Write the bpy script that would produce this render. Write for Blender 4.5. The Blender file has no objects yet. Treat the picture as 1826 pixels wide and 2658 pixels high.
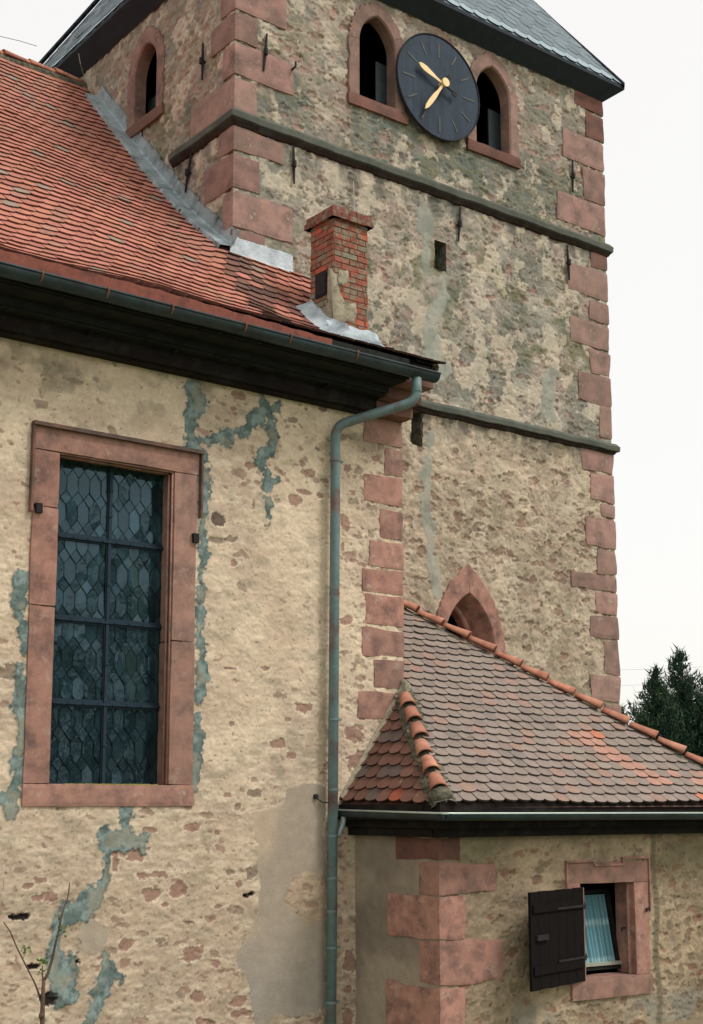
import bpy, math, random
import numpy as np
from mathutils import Vector
random.seed(7); np.random.seed(7)
S = bpy.context.scene
COL = S.collection
# ------------------------------------------------------------------ camera
FPX, PPX, PPY, IW, IH = 3551., 895., 1523., 1826., 2658.
PIT = math.atan(557/3551.); YAW = math.radians(37.67)
cam_d = bpy.data.cameras.new('camera'); cam = bpy.data.objects.new('camera', cam_d); COL.objects.link(cam)
cam_d.sensor_fit = 'HORIZONTAL'; cam_d.sensor_width = 36.0; cam_d.lens = FPX/IW*36.0
cam_d.shift_x = (IW/2-PPX)/IW; cam_d.shift_y = (PPY-IH/2)/IW
cam_d.clip_start = 0.05; cam_d.clip_end = 2000
cam.location = (0, 0, 0); cam.rotation_euler = (math.pi/2+PIT, 0, -YAW)
S.camera = cam
# ------------------------------------------------------------------ light: bright overcast
SUN_EL, SUN_AZ = math.radians(52), math.radians(150)      # azimuth clockwise from +Y
W = bpy.data.worlds.new('World'); S.world = W; W.use_nodes = True
nt = W.node_tree; nt.nodes.clear()
sky = nt.nodes.new('ShaderNodeTexSky'); sky.sky_type = 'NISHITA'; sky.sun_disc = False
sky.sun_elevation = SUN_EL; sky.sun_rotation = SUN_AZ; sky.dust_density = 4; sky.air_density = 1.0
mul = nt.nodes.new('ShaderNodeMix'); mul.data_type = 'RGBA'; mul.blend_type = 'ADD'
mul.inputs[0].default_value = 1.0
mul.inputs[7].default_value = (7.7, 7.42, 6.98, 1)          # the even cloud layer over the clear-sky model
bg = nt.nodes.new('ShaderNodeBackground'); bg.inputs[1].default_value = 0.1
ow = nt.nodes.new('ShaderNodeOutputWorld')
thin = nt.nodes.new('ShaderNodeVectorMath'); thin.operation = 'SCALE'; thin.inputs['Scale'].default_value = .35
nt.links.new(sky.outputs[0], thin.inputs[0]); nt.links.new(thin.outputs[0], mul.inputs[6]); nt.links.new(mul.outputs[2], bg.inputs[0]); nt.links.new(bg.outputs[0], ow.inputs[0])
sd = bpy.data.lights.new('sun', 'SUN'); so = bpy.data.objects.new('sun', sd); COL.objects.link(so)
sd.energy = 1.5; sd.angle = math.radians(14); sd.color = (1.0, 0.965, 0.945)
sdir = Vector((math.sin(SUN_AZ)*math.cos(SUN_EL), math.cos(SUN_AZ)*math.cos(SUN_EL), math.sin(SUN_EL)))
so.rotation_euler = sdir.to_track_quat('Z', 'Y').to_euler(); so.location = sdir*40
S.view_settings.view_transform = 'Standard'; S.view_settings.look = 'None'
S.view_settings.exposure = 0.22; S.view_settings.gamma = 1.0
S.render.engine = 'CYCLES'
# ------------------------------------------------------------------ measuring helpers (pixel of the photo -> point on a known plane)
cF = np.array([math.sin(YAW), math.cos(YAW), 0.]); cR = np.array([math.cos(YAW), -math.sin(YAW), 0.]); cU = np.array([0, 0, 1.])
cW = cF*math.cos(PIT)+cU*math.sin(PIT); cV = -cF*math.sin(PIT)+cU*math.cos(PIT)
def ray(x, y): return cW+cR*(x-PPX)/FPX-cV*(y-PPY)/FPX
def onY(x, y, Y): d = ray(x, y); return d*Y/d[1]
def onX(x, y, X): d = ray(x, y); return d*X/d[0]
def onP(x, y, n, c): d = ray(x, y); return d*c/np.dot(n, d)
def vec(*a): return np.array(a, float)
def unit(v): v = np.asarray(v, float); return v/np.linalg.norm(v)
Z = vec(0, 0, 1)
def srgb(r, g, b, k=1.0):
    o = []
    for v in (r, g, b):
        v = v/255.
        o.append((v/12.92 if v <= .04045 else ((v+.055)/1.055)**2.4)*k)
    return np.array(o)
# ------------------------------------------------------------------ numpy noise
def h2(ix, iy, s):
    n = (ix.astype(np.int64)*374761393+iy.astype(np.int64)*668265263+s*974634777) & 0xffffffff
    n = ((n ^ (n >> 13))*1274126177) & 0xffffffff
    n = ((n ^ (n >> 16))*2246822519) & 0xffffffff
    return ((n ^ (n >> 15)) & 0xffffff)/float(0xffffff)
def vn(x, y, s):
    x = np.asarray(x, float); y = np.asarray(y, float)
    xi = np.floor(x); yi = np.floor(y); fx = x-xi; fy = y-yi
    fx = fx*fx*fx*(fx*(fx*6-15)+10); fy = fy*fy*fy*(fy*(fy*6-15)+10)
    a = h2(xi, yi, s); b = h2(xi+1, yi, s); c = h2(xi, yi+1, s); d = h2(xi+1, yi+1, s)
    return (a*(1-fx)+b*fx)*(1-fy)+(c*(1-fx)+d*fx)*fy
def fbm(x, y, f, o, s, g=.5):
    t = 0; a = 1.; n = 0
    for i in range(o):
        t = t+a*vn(x*f+i*17.3, y*f-i*9.1, s+i*13); n += a; a *= g; f *= 2.03
    return t/n
def sm(a, b, x):
    t = np.clip((x-a)/(b-a), 0, 1); return t*t*(3-2*t)
def voro(x, y, s):
    xi = np.floor(x); yi = np.floor(y)
    f1 = np.full(x.shape, 9.); f2 = f1.copy(); cid = np.zeros(x.shape)
    for dx in (-1, 0, 1):
        for dy in (-1, 0, 1):
            cx = xi+dx; cy = yi+dy
            px = cx+.12+.76*h2(cx, cy, s); py = cy+.12+.76*h2(cx, cy, s+5)
            d = np.hypot(px-x, py-y); r = h2(cx, cy, s+9)
            c = d < f1
            f2 = np.where(c, f1, np.minimum(f2, d)); cid = np.where(c, r, cid); f1 = np.where(c, d, f1)
    return f1, f2, cid
def mix(a, b, t):
    t = np.asarray(t)[..., None]; return a*(1-t)+b*t
def poly_d(px, pz, pts):           # distance to polyline, pts (x,z,width)
    best = np.full(px.shape, 9.)
    for (x0, z0, w0), (x1, z1, w1) in zip(pts[:-1], pts[1:]):
        dx, dz = x1-x0, z1-z0; L = dx*dx+dz*dz+1e-9
        t = np.clip(((px-x0)*dx+(pz-z0)*dz)/L, 0, 1)
        d = np.hypot(px-x0-t*dx, pz-z0-t*dz)-(w0+(w1-w0)*t)*.5
        best = np.minimum(best, d)
    return best
def in_poly(px, pz, poly):
    ins = np.zeros(px.shape, bool); n = len(poly)
    for i in range(n):
        x0, z0 = poly[i]; x1, z1 = poly[(i+1) % n]
        if z0 == z1: continue
        c = ((z0 > pz) != (z1 > pz)) & (px < (x1-x0)*(pz-z0)/(z1-z0)+x0)
        ins ^= c
    return ins
# ------------------------------------------------------------------ materials
MATS = {}
def mat(name, color=(.5, .5, .5), rough=.85, var=.25, scale=6., detail=8, bump=.3, bscale=60., attr=False, second=None,
        sfac=(.45, .65), sscale=2.5, streak=False, third=None, tfac=(.6, .66), tscale=11, objvar=0., metal=0., spec=.3, bdist=.01, fine=.12):
    m = bpy.data.materials.new(name); m.use_nodes = True; t = m.node_tree; N = t.nodes; L = t.links
    p = N['Principled BSDF']; p.inputs['Roughness'].default_value = rough; p.inputs['Metallic'].default_value = metal
    p.inputs['Specular IOR Level'].default_value = spec
    geo = N.new('ShaderNodeNewGeometry'); pos = geo.outputs['Position']
    if attr:
        a = N.new('ShaderNodeAttribute'); a.attribute_name = 'tone'; col = a.outputs['Color']
    else:
        r = N.new('ShaderNodeRGB'); r.outputs[0].default_value = (*color, 1); col = r.outputs[0]
    if second is not None:
        n2 = N.new('ShaderNodeTexNoise'); n2.inputs['Scale'].default_value = sscale; n2.inputs['Detail'].default_value = 7
        n2.inputs['Roughness'].default_value = .62
        src = pos
        if streak:
            mp = N.new('ShaderNodeMapping'); mp.inputs['Scale'].default_value = (6, 6, .5); L.new(pos, mp.inputs[0]); src = mp.outputs[0]
        L.new(src, n2.inputs['Vector'])
        mr = N.new('ShaderNodeMapRange'); mr.inputs[1].default_value = sfac[0]; mr.inputs[2].default_value = sfac[1]
        L.new(n2.outputs['Fac'], mr.inputs[0])
        mx = N.new('ShaderNodeMix'); mx.data_type = 'RGBA'; L.new(mr.outputs[0], mx.inputs[0]); L.new(col, mx.inputs[6])
        mx.inputs[7].default_value = (*second, 1); col = mx.outputs[2]
    if third is not None:
        n3 = N.new('ShaderNodeTexNoise'); n3.inputs['Scale'].default_value = tscale; n3.inputs['Detail'].default_value = 8; n3.inputs['Roughness'].default_value = .7
        L.new(pos, n3.inputs['Vector']); mr = N.new('ShaderNodeMapRange'); mr.inputs[1].default_value = tfac[0]; mr.inputs[2].default_value = tfac[1]; L.new(n3.outputs['Fac'], mr.inputs[0])
        mx = N.new('ShaderNodeMix'); mx.data_type = 'RGBA'; L.new(mr.outputs[0], mx.inputs[0]); L.new(col, mx.inputs[6]); mx.inputs[7].default_value = (*third, 1); col = mx.outputs[2]
    def modulate(col, sc, amt, det):
        n = N.new('ShaderNodeTexNoise'); n.inputs['Scale'].default_value = sc; n.inputs['Detail'].default_value = det
        n.inputs['Roughness'].default_value = .65; L.new(pos, n.inputs['Vector'])
        mr = N.new('ShaderNodeMapRange'); mr.inputs[1].default_value = .3; mr.inputs[2].default_value = .7
        mr.inputs[3].default_value = 1-amt; mr.inputs[4].default_value = 1+amt; L.new(n.outputs['Fac'], mr.inputs[0])
        v = N.new('ShaderNodeVectorMath'); v.operation = 'SCALE'; L.new(col, v.inputs[0]); L.new(mr.outputs[0], v.inputs['Scale'])
        return v.outputs[0]
    col = modulate(col, scale, var, detail)
    if fine: col = modulate(col, 130., fine, 3)
    if objvar:
        oi = N.new('ShaderNodeObjectInfo'); mr = N.new('ShaderNodeMapRange'); mr.inputs[3].default_value = 1-objvar; mr.inputs[4].default_value = 1+objvar
        if second is not None:
            m5 = N.new('ShaderNodeMath'); m5.operation = 'MULTIPLY'; m5.inputs[1].default_value = 7.31; m6 = N.new('ShaderNodeMath'); m6.operation = 'FRACT'; m7 = N.new('ShaderNodeMath'); m7.operation = 'MULTIPLY'; m7.inputs[1].default_value = .42
            L.new(oi.outputs['Random'], m5.inputs[0]); L.new(m5.outputs[0], m6.inputs[0]); L.new(m6.outputs[0], m7.inputs[0])
            mx = N.new('ShaderNodeMix'); mx.data_type = 'RGBA'; L.new(m7.outputs[0], mx.inputs[0]); L.new(col, mx.inputs[6]); mx.inputs[7].default_value = (*(np.array(second)*.6+np.array(srgb(166, 146, 128))*.4), 1); col = mx.outputs[2]
        L.new(oi.outputs['Random'], mr.inputs[0]); v = N.new('ShaderNodeVectorMath'); v.operation = 'SCALE'
        L.new(col, v.inputs[0]); L.new(mr.outputs[0], v.inputs['Scale']); col = v.outputs[0]
    L.new(col, p.inputs['Base Color'])
    if bump:
        nb = N.new('ShaderNodeTexNoise'); nb.inputs['Scale'].default_value = bscale; nb.inputs['Detail'].default_value = 6
        nb.inputs['Roughness'].default_value = .7; L.new(pos, nb.inputs['Vector'])
        b = N.new('ShaderNodeBump'); b.inputs['Strength'].default_value = bump; b.inputs['Distance'].default_value = bdist
        L.new(nb.outputs['Fac'], b.inputs['Height']); L.new(b.outputs[0], p.inputs['Normal'])
    MATS[name] = m
    return m
M_wall = mat('weathered_render', attr=True, var=.10, scale=9, bump=.55, bscale=45, rough=.95, spec=.15)
M_sand = mat('red_sandstone', srgb(172, 128, 113), var=.2, scale=6, second=srgb(108, 86, 80), sfac=(.44, .70), sscale=5.5, third=srgb(178, 152, 136), tfac=(.57, .68), tscale=7, bump=.5, bscale=70, rough=.9, objvar=.15, spec=.2)
M_sandt = mat('tower_sandstone', srgb(160, 126, 116), var=.2, scale=6, second=srgb(108, 92, 84), sfac=(.44, .68), sscale=4, third=srgb(170, 148, 132), tfac=(.57, .66), tscale=8, bump=.55, bscale=70, rough=.92, objvar=.18, spec=.15)
M_sandd = mat('dark_red_sandstone', srgb(122, 82, 72), var=.2, scale=5, second=srgb(84, 62, 58), sfac=(.45, .7), sscale=4, bump=.4, rough=.9, objvar=.15, spec=.2)
M_belt = mat('mossy_sandstone', attr=True, color=srgb(98, 106, 96), var=.3, scale=6, second=srgb(62, 68, 64), sfac=(.5, .72), sscale=3, bump=.6, bscale=40, rough=.95, spec=.1)
M_tile = mat('clay_tile', attr=True, second=srgb(150, 142, 120), sfac=(.64, .72), sscale=10, third=srgb(74, 60, 54), tfac=(.60, .76), tscale=3, var=.14, scale=14, bump=.25, bscale=90, rough=.85, spec=.25)
M_slate = mat('slate', attr=True, var=.15, scale=10, bump=.2, bscale=60, rough=.6, spec=.4)
M_slated = mat('slate_soffit', srgb(40, 46, 54), var=.2, scale=6, rough=.8, spec=.3)
M_ridge = mat('ridge_clay', srgb(188, 132, 106), var=.2, scale=9, second=srgb(156, 98, 80), sfac=(.4, .6), sscale=5, bump=.3, rough=.85, objvar=.14, spec=.25)
M_mortar = mat('mossy_mortar', srgb(128, 122, 104), var=.35, scale=18, second=srgb(84, 86, 74), sfac=(.4, .6), sscale=14, bump=1., bscale=35, rough=.98, spec=.1, bdist=.03)
M_lmortar = mat('lime_mortar', srgb(168, 160, 138), var=.2, scale=14, second=srgb(110, 112, 92), sfac=(.5, .7), sscale=8, bump=.8, bscale=35, rough=.98, spec=.1, bdist=.02)
M_zincd = mat('dark_zinc', srgb(54, 68, 72), var=.25, scale=8, second=srgb(40, 46, 44), sfac=(.45, .7), sscale=3, bump=.15, rough=.5, metal=.35, spec=.5)
M_pipe = mat('green_zinc', srgb(100, 122, 122), var=.22, scale=9, second=srgb(104, 78, 74), sfac=(.50, .66), sscale=3.2, bump=.12, rough=.55, metal=.0, spec=.5)
M_lead = mat('lead_sheet', srgb(160, 172, 174), var=.22, scale=7, second=srgb(102, 116, 120), sfac=(.45, .7), sscale=5, bump=.2, bscale=12, rough=.5, metal=.3, spec=.5, bdist=.02)
M_leadl = mat('bright_lead', srgb(180, 190, 194), var=.2, second=srgb(140, 152, 158), sfac=(.5, .7), scale=6, bump=.4, bscale=9, rough=.5, metal=.3, spec=.5, bdist=.03)
M_rim = mat('bright_zinc', srgb(190, 205, 195), var=.1, scale=8, rough=.35, metal=.5, bump=.05)
M_wood = mat('dark_timber', srgb(34, 29, 27), var=.35, scale=9, second=srgb(50, 48, 42), sfac=(.5, .72), sscale=4, streak=False, bump=.5, bscale=30, rough=.9, spec=.15)
M_woodg = mat('green_painted_timber', srgb(36, 38, 35), var=.35, scale=8, second=srgb(24, 24, 23), sfac=(.45, .65), sscale=5, bump=.4, bscale=40, rough=.85, spec=.2)
M_shut = mat('brown_shutter_wood', srgb(22, 17, 16), var=.25, scale=12, streak=True, second=srgb(15, 13, 13), bump=.3, bscale=60, rough=.85, spec=.12)
M_iron = mat('black_iron', srgb(38, 34, 36), var=.3, scale=20, bump=.4, rough=.75, spec=.3)
M_rust = mat('rusty_iron', srgb(120, 78, 58), var=.3, scale=20, bump=.3, rough=.8)
M_brick = mat('chimney_brick', attr=True, second=srgb(134, 124, 106), sfac=(.49, .57), sscale=12, third=srgb(98, 98, 86), tfac=(.57, .64), tscale=16, var=.25, scale=22, bump=.6, bscale=60, rough=.92, spec=.15)
M_dial = mat('blue_black_dial', srgb(46, 60, 74), var=.25, scale=5, streak=True, second=srgb(32, 46, 60), bump=.1, rough=.7, spec=.3)
M_gold = mat('gilt_metal', srgb(240, 212, 160), var=.08, scale=15, rough=.5, bump=.05, metal=.1)
M_tick = mat('faded_gilt', srgb(84, 88, 84), var=.3, scale=15, rough=.7, bump=.05)
M_dark = mat('dark_interior', srgb(30, 30, 32), var=.2, scale=3, bump=0, rough=1, spec=.05)
M_sound = mat('weathered_board', srgb(98, 108, 114), var=.15, scale=5, bump=.2, rough=.9)
M_cream = mat('cream_plaster', srgb(196, 186, 150), var=.08, scale=4, bump=.1, rough=.9)
M_came = mat('lead_came', srgb(32, 50, 62), var=.15, scale=12, bump=.1, rough=.7, metal=.2)
M_bark = mat('brown_bark', srgb(96, 78, 66), var=.3, scale=25, bump=.8, bscale=60, rough=.95)
M_leafy = mat('spring_leaf', srgb(120, 140, 84), var=.2, scale=20, bump=0, rough=.7)
M_white = mat('pale_paint', srgb(160, 165, 150), var=.1, scale=10, bump=.05, rough=.6)
M_curt = mat('lace_curtain', attr=True, var=.06, scale=30, bump=.2, bscale=200, rough=.9)
M_wire = mat('pale_wire', srgb(170, 170, 160), var=.1, bump=0, rough=.6)
def glass_mat():
    m = bpy.data.materials.new('old_window_glass'); m.use_nodes = True; t = m.node_tree; N = t.nodes; L = t.links
    N.clear(); out = N.new('ShaderNodeOutputMaterial')
    a = N.new('ShaderNodeAttribute'); a.attribute_name = 'tone'
    tr = N.new('ShaderNodeBsdfTransparent'); L.new(a.outputs['Color'], tr.inputs[0])
    di = N.new('ShaderNodeBsdfDiffuse'); dk = N.new('ShaderNodeVectorMath'); dk.operation = 'MULTIPLY'; dk.inputs[1].default_value = (.11, .19, .24); L.new(a.outputs['Color'], dk.inputs[0]); L.new(dk.outputs[0], di.inputs[0])
    m1 = N.new('ShaderNodeMixShader'); m1.inputs[0].default_value = .26; L.new(tr.outputs[0], m1.inputs[1]); L.new(di.outputs[0], m1.inputs[2])
    gl = N.new('ShaderNodeBsdfGlossy'); gl.inputs['Roughness'].default_value = .04; gl.inputs[0].default_value = (.55, .80, .92, 1)
    geo = N.new('ShaderNodeNewGeometry'); nb = N.new('ShaderNodeTexNoise'); nb.inputs['Scale'].default_value = 9; L.new(geo.outputs['Position'], nb.inputs['Vector'])
    b = N.new('ShaderNodeBump'); b.inputs['Strength'].default_value = .22; b.inputs['Distance'].default_value = .01; L.new(nb.outputs['Fac'], b.inputs['Height'])
    L.new(b.outputs[0], gl.inputs['Normal'])
    du = N.new('ShaderNodeTexNoise'); du.inputs['Scale'].default_value = 5; du.inputs['Detail'].default_value = 7; du.inputs['Roughness'].default_value = .7; L.new(geo.outputs['Position'], du.inputs['Vector'])
    dm = N.new('ShaderNodeMapRange'); dm.inputs[1].default_value = .42; dm.inputs[2].default_value = .68; dm.inputs[3].default_value = .22; dm.inputs[4].default_value = .5; L.new(du.outputs['Fac'], dm.inputs[0]); L.new(dm.outputs[0], m1.inputs[0])  # patchy haze: dust, and foliage reflections painted into the glass
    fr = N.new('ShaderNodeFresnel'); fr.inputs[0].default_value = 1.62
    m2 = N.new('ShaderNodeMixShader'); L.new(fr.outputs[0], m2.inputs[0]); L.new(m1.outputs[0], m2.inputs[1]); L.new(gl.outputs[0], m2.inputs[2])
    L.new(m2.outputs[0], out.inputs[0]); return m
M_glass = glass_mat()
def leaf_mat(name, c1, c2):
    m = mat(name, c1, var=.35, scale=1.6, second=c2, sfac=(.4, .6), sscale=3, bump=0, rough=.8, fine=0, spec=.2); return m
M_needle = leaf_mat('conifer_needles', srgb(34, 58, 48), srgb(58, 78, 52))
# ------------------------------------------------------------------ object helpers
WL = {}
def root(name, loc, label, cat, group=None):
    o = bpy.data.objects.new(name, None); COL.objects.link(o); o.location = loc; o['label'] = label; o['category'] = cat
    if group: o['group'] = group
    WL[o.name] = vec(*loc); return o
def build(name, V, F, m, parent=None, tone=None, smooth=False, label=None, org=None):
    V = np.asarray(V, float).reshape(-1, 3)
    me = bpy.data.meshes.new(name)
    o0 = (V.min(0)+V.max(0))/2 if org is None else vec(*org)
    Vl = (V-o0).astype(np.float32)
    if isinstance(F, np.ndarray) and F.ndim == 2:
        k = F.shape[1]; me.vertices.add(len(V)); me.vertices.foreach_set('co', Vl.ravel())
        me.loops.add(F.size); me.loops.foreach_set('vertex_index', F.astype(np.int32).ravel())
        me.polygons.add(len(F)); me.polygons.foreach_set('loop_start', np.arange(0, F.size, k, dtype=np.int32))
        me.update(calc_edges=True)
    else:
        me.from_pydata(Vl.tolist(), [], [list(map(int, f)) for f in F]); me.update()
    if tone is not None:
        a = me.color_attributes.new('tone', 'FLOAT_COLOR', 'POINT')
        c = np.ones((len(V), 4), np.float32); c[:, :3] = tone; a.data.foreach_set('color', c.ravel())
    if smooth: me.polygons.foreach_set('use_smooth', np.ones(len(me.polygons), bool))
    me.materials.append(m); me.validate()
    o = bpy.data.objects.new(name, me); COL.objects.link(o)
    pl = WL[parent.name] if parent is not None else vec(0, 0, 0)
    o.location = o0-pl
    if parent is not None: o.parent = parent
    WL[o.name] = o0
    if label: o['label'] = label
    return o
class MB:
    def __init__(s): s.V = []; s.F = []; s.T = []
    def add(s, V, F, tone=None):
        n = len(s.V); s.V += [tuple(v) for v in V]; s.F += [[i+n for i in f] for f in F]
        if tone is not None: s.T += [tuple(tone)]*len(V)
        return s
    def box(s, o, a, b, c, tone=None):       # corner + 3 edge vectors
        o, a, b, c = map(lambda q: np.asarray(q, float), (o, a, b, c))
        V = [o, o+a, o+a+b, o+b, o+c, o+a+c, o+a+b+c, o+b+c]
        F = [[0, 3, 2, 1], [4, 5, 6, 7], [0, 1, 5, 4], [1, 2, 6, 5], [2, 3, 7, 6], [3, 0, 4, 7]]
        if np.dot(np.cross(a, b), c) < 0: F = [f[::-1] for f in F]
        return s.add(V, F, tone)
    def tube(s, pts, r, n=10, tone=None, cap=True):
        pts = [np.asarray(p, float) for p in pts]; rs = r if hasattr(r, '__len__') else [r]*len(pts)
        V = []; pu = None
        for i, p in enumerate(pts):
            t = unit(pts[min(i+1, len(pts)-1)]-pts[max(i-1, 0)])
            if pu is None: pu = unit(np.cross(t, [0.31, .2, .93] if abs(t[2]) < .9 else [1, 0, 0]))
            pu = unit(pu-t*np.dot(pu, t)); w = np.cross(t, pu)
            for k in range(n):
                a = 2*math.pi*k/n; V.append(p+(pu*math.cos(a)+w*math.sin(a))*rs[i])
        F = []
        for i in range(len(pts)-1):
            for k in range(n):
                F.append([i*n+k, i*n+(k+1) % n, (i+1)*n+(k+1) % n, (i+1)*n+k])
        if cap: F.append(list(range(n))[::-1]); F.append([(len(pts)-1)*n+k for k in range(n)])
        return s.add(V, F, tone)
    def build(s, name, m, parent=None, **k):
        return build(name, s.V, s.F, m, parent, tone=(np.array(s.T) if s.T else None), **k)
def smooth_path(P, r, n=6):
    P = [np.asarray(p, float) for p in P]; out = [P[0]]
    for i in range(1, len(P)-1):
        a = unit(P[i-1]-P[i]); b = unit(P[i+1]-P[i]); A = P[i]+a*r; B = P[i]+b*r
        for k in range(n+1):
            t = k/n; out.append(A*(1-t)**2+2*P[i]*t*(1-t)+B*t*t)
    out.append(P[-1]); return out
def rough_box(name, o, a, b, c, m, parent, res=.05, rnd=.012, amp=.006, seed=0, edge=.02, prot=False, **k):
    """hewn stone block: subdivided box, rounded edges, wavy outline"""
    o, a, b, c = map(lambda q: np.asarray(q, float), (o, a, b, c))
    L = [np.linalg.norm(q) for q in (a, b, c)]; n = [max(2, min(24, int(l/res))) for l in L]
    V = []; F = []; idx = {}
    def vid(i, j, q):
        if (i, j, q) not in idx: idx[(i, j, q)] = len(V); V.append((i, j, q))
        return idx[(i, j, q)]
    for ax in range(3):
        u, v = [q for q in range(3) if q != ax]
        for side in (0, n[ax]):
            for i in range(n[u]):
                for j in range(n[v]):
                    f = []
                    for (di, dj) in ((0, 0), (1, 0), (1, 1), (0, 1)):
                        q = [0, 0, 0]; q[ax] = side; q[u] = i+di; q[v] = j+dj; f.append(vid(*q))
                    flip = (side == 0) ^ (ax == 1)
                    F.append(f[::-1] if flip else f)
    V = np.array(V, float); T = V/np.array(n)
    if np.dot(np.cross(a, b), c) < 0: F = [f[::-1] for f in F]
    D = T*np.array(L)
    # round the edges
    c0 = np.clip(D, rnd, np.array(L)-rnd); dd = D-c0; ln = np.linalg.norm(dd, axis=1, keepdims=True)
    D = np.where(ln > 1e-9, c0+dd/np.maximum(ln, 1e-9)*rnd, D)
    ctr = np.array(L)/2
    for ax in range(3):
        o1, o2 = [q for q in range(3) if q != ax]
        w = (fbm(D[:, o1]+seed*3.7, D[:, o2]+ax*11, 7., 3, 90+ax)-.5)
        w2 = (fbm(D[:, o1]+seed*5.1, D[:, o2]+ax*7, 2.5, 2, 95+ax)-.5)
        near = 1.0 if ax == 2 or (ax == 0 and not prot) else (D[:, ax] > ctr[ax]).astype(float)
        D[:, ax] += w*amp*2.2*np.maximum(near, .35)+near*w2*edge*(D[:, ax]-ctr[ax])/max(ctr[ax], .01)*(1 if L[ax] > .15 else .2)
    P = o+D[:, :1]*unit(a)+D[:, 1:2]*unit(b)+D[:, 2:3]*unit(c)
    return build(name, P, F, m, parent, smooth=False, **k)
def wall_grid(name, O, U, Nn, u0, u1, v0, v1, res, holes, shade, parent, extra=None, label=None):
    """plastered rubble wall: a fine sheet with true relief; u along U, v up, relief along Nn"""
    nu = int((u1-u0)/res)+1; nv = int((v1-v0)/res)+1
    u = np.linspace(u0, u1, nu); v = np.linspace(v0, v1, nv); UU, VV = np.meshgrid(u, v)
    H, C = shade(UU, VV)
    P = O+UU[..., None]*U+VV[..., None]*Z+H[..., None]*Nn
    idx = np.arange(nu*nv).reshape(nv, nu)
    Fq = np.stack([idx[:-1, :-1], idx[:-1, 1:], idx[1:, 1:], idx[1:, :-1]], -1).reshape(-1, 4)
    cu = ((UU[:-1, :-1]+UU[1:, 1:])/2).ravel(); cv = ((VV[:-1, :-1]+VV[1:, 1:])/2).ravel()
    keep = np.ones(len(Fq), bool)
    for h in holes: keep &= ~h(cu, cv)
    Fq = Fq[keep]
    if np.dot(np.cross(U, Z), Nn) < 0: Fq = Fq[:, ::-1]
    V = P.reshape(-1, 3); T = np.clip(C.reshape(-1, 3), .01, .9)
    if extra:
        ev, ef = extra; n = len(V)
        V = np.vstack([V, np.array(ev)]); Fq = np.vstack([Fq, np.array(ef)+n]); T = np.vstack([T, np.tile(np.median(T, 0), (len(ev), 1))])
    return build(name, V, Fq, M_wall, parent, tone=T, label=label)
def quad_extra(*quads):
    V = []; F = []
    for q in quads:
        n = len(V); V += [tuple(p) for p in q]; F.append([n, n+1, n+2, n+3])
    return V, F
# ------------------------------------------------------------------ layout (metres; camera at the origin)
YN = 11.2; XN = 9.44; YT = 13.0; XL = 8.36; XR = 14.97; YB = 19.7; GZ = -3.2
ZE_T = 10.55
# ground
g = MB(); g.add([(-300, -300, GZ), (300, -300, GZ), (300, 300, GZ), (-300, 300, GZ)], [[0, 1, 2, 3]])
M_grass = mat('grass', srgb(96, 108, 70), var=.3, scale=2, second=srgb(120, 112, 88), sscale=.6, bump=.3)
o = g.build('ground', M_grass); o['kind'] = 'structure'
tower = root('church_tower', (XL, YT, GZ), 'tall rubble stone clock tower with red sandstone corners and a slate roof', 'tower')
nave = root('church_nave', (4.0, YN, GZ), 'cream plastered nave with orange tiled roof and tall leaded window', 'church')
annex = root('annex_building', (8.7, 9.8, GZ), 'low stone annex with brown tiled hipped roof and small shuttered window', 'building')

# ================================================================== NAVE WALL
def pz(pts, Y=YN):      # photo pixels (+ width m) -> wall x,z,width
    out = []
    for q in pts:
        p = onY(q[0], q[1], Y); out.append((p[0], p[2]) + tuple(q[2:]))
    return out
CEM = [pz(l) for l in (
    [(503, 1010, .22), (512, 1040, .27), (497, 1075, .12), (487, 1120, .12), (500, 1150, .2), (520, 1180, .14), (528, 1230, .1), (533, 1300, .13), (526, 1360, .07), (529, 1420, .09), (520, 1480, .08), (524, 1560, .09), (516, 1640, .08), (528, 1720, .1), (520, 1800, .12), (512, 1880, .09), (510, 1960, .12), (506, 2030, .11), (503, 2090, .08)],
    [(505, 1145, .16), (545, 1142, .13), (600, 1130, .14), (640, 1110, .14), (668, 1085, .17), (690, 1062, .2), (676, 1025, .05)],
    [(690, 1065, .16), (715, 1060, .08), (725, 1045, .05)],
    [(700, 1080, .12), (708, 1140, .09), (700, 1165, .12), (672, 1180, .1), (675, 1205, .09), (692, 1222, .08), (697, 1245, .05), (694, 1262, .16), (688, 1280, .06), (698, 1310, .06), (702, 1358, .02)],
    [(694, 1255, .06), (722, 1245, .07)],
    [(55, 1500, .12), (48, 1560, .12), (58, 1620, .09), (62, 1690, .1), (60, 1760, .1), (50, 1820, .12), (56, 1890, .08), (48, 1950, .1), (45, 2020, .16), (25, 2070, .2), (30, 2105, .14), (38, 2125, .05)],
    [(325, 2095, .14), (326, 2140, .12), (330, 2170, .2)], [(280, 2180, .22), (365, 2185, .2)],
    [(278, 2190, .16), (283, 2240, .1), (268, 2290, .12), (255, 2320, .12), (240, 2335, .24), (195, 2365, .2), (155, 2392, .12), (142, 2430, .12), (140, 2480, .14)],
    [(150, 2500, .24), (158, 2520, .3), (165, 2560, .2), (178, 2590, .16), (160, 2605, .1)], [(190, 2445, .05), (180, 2490, .12)],
    [(273, 2485, .07), (280, 2520, .1), (275, 2550, .2), (255, 2590, .17), (238, 2625, .13), (222, 2670, .1)], [(285, 2520, .1), (312, 2550, .07)])]
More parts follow.
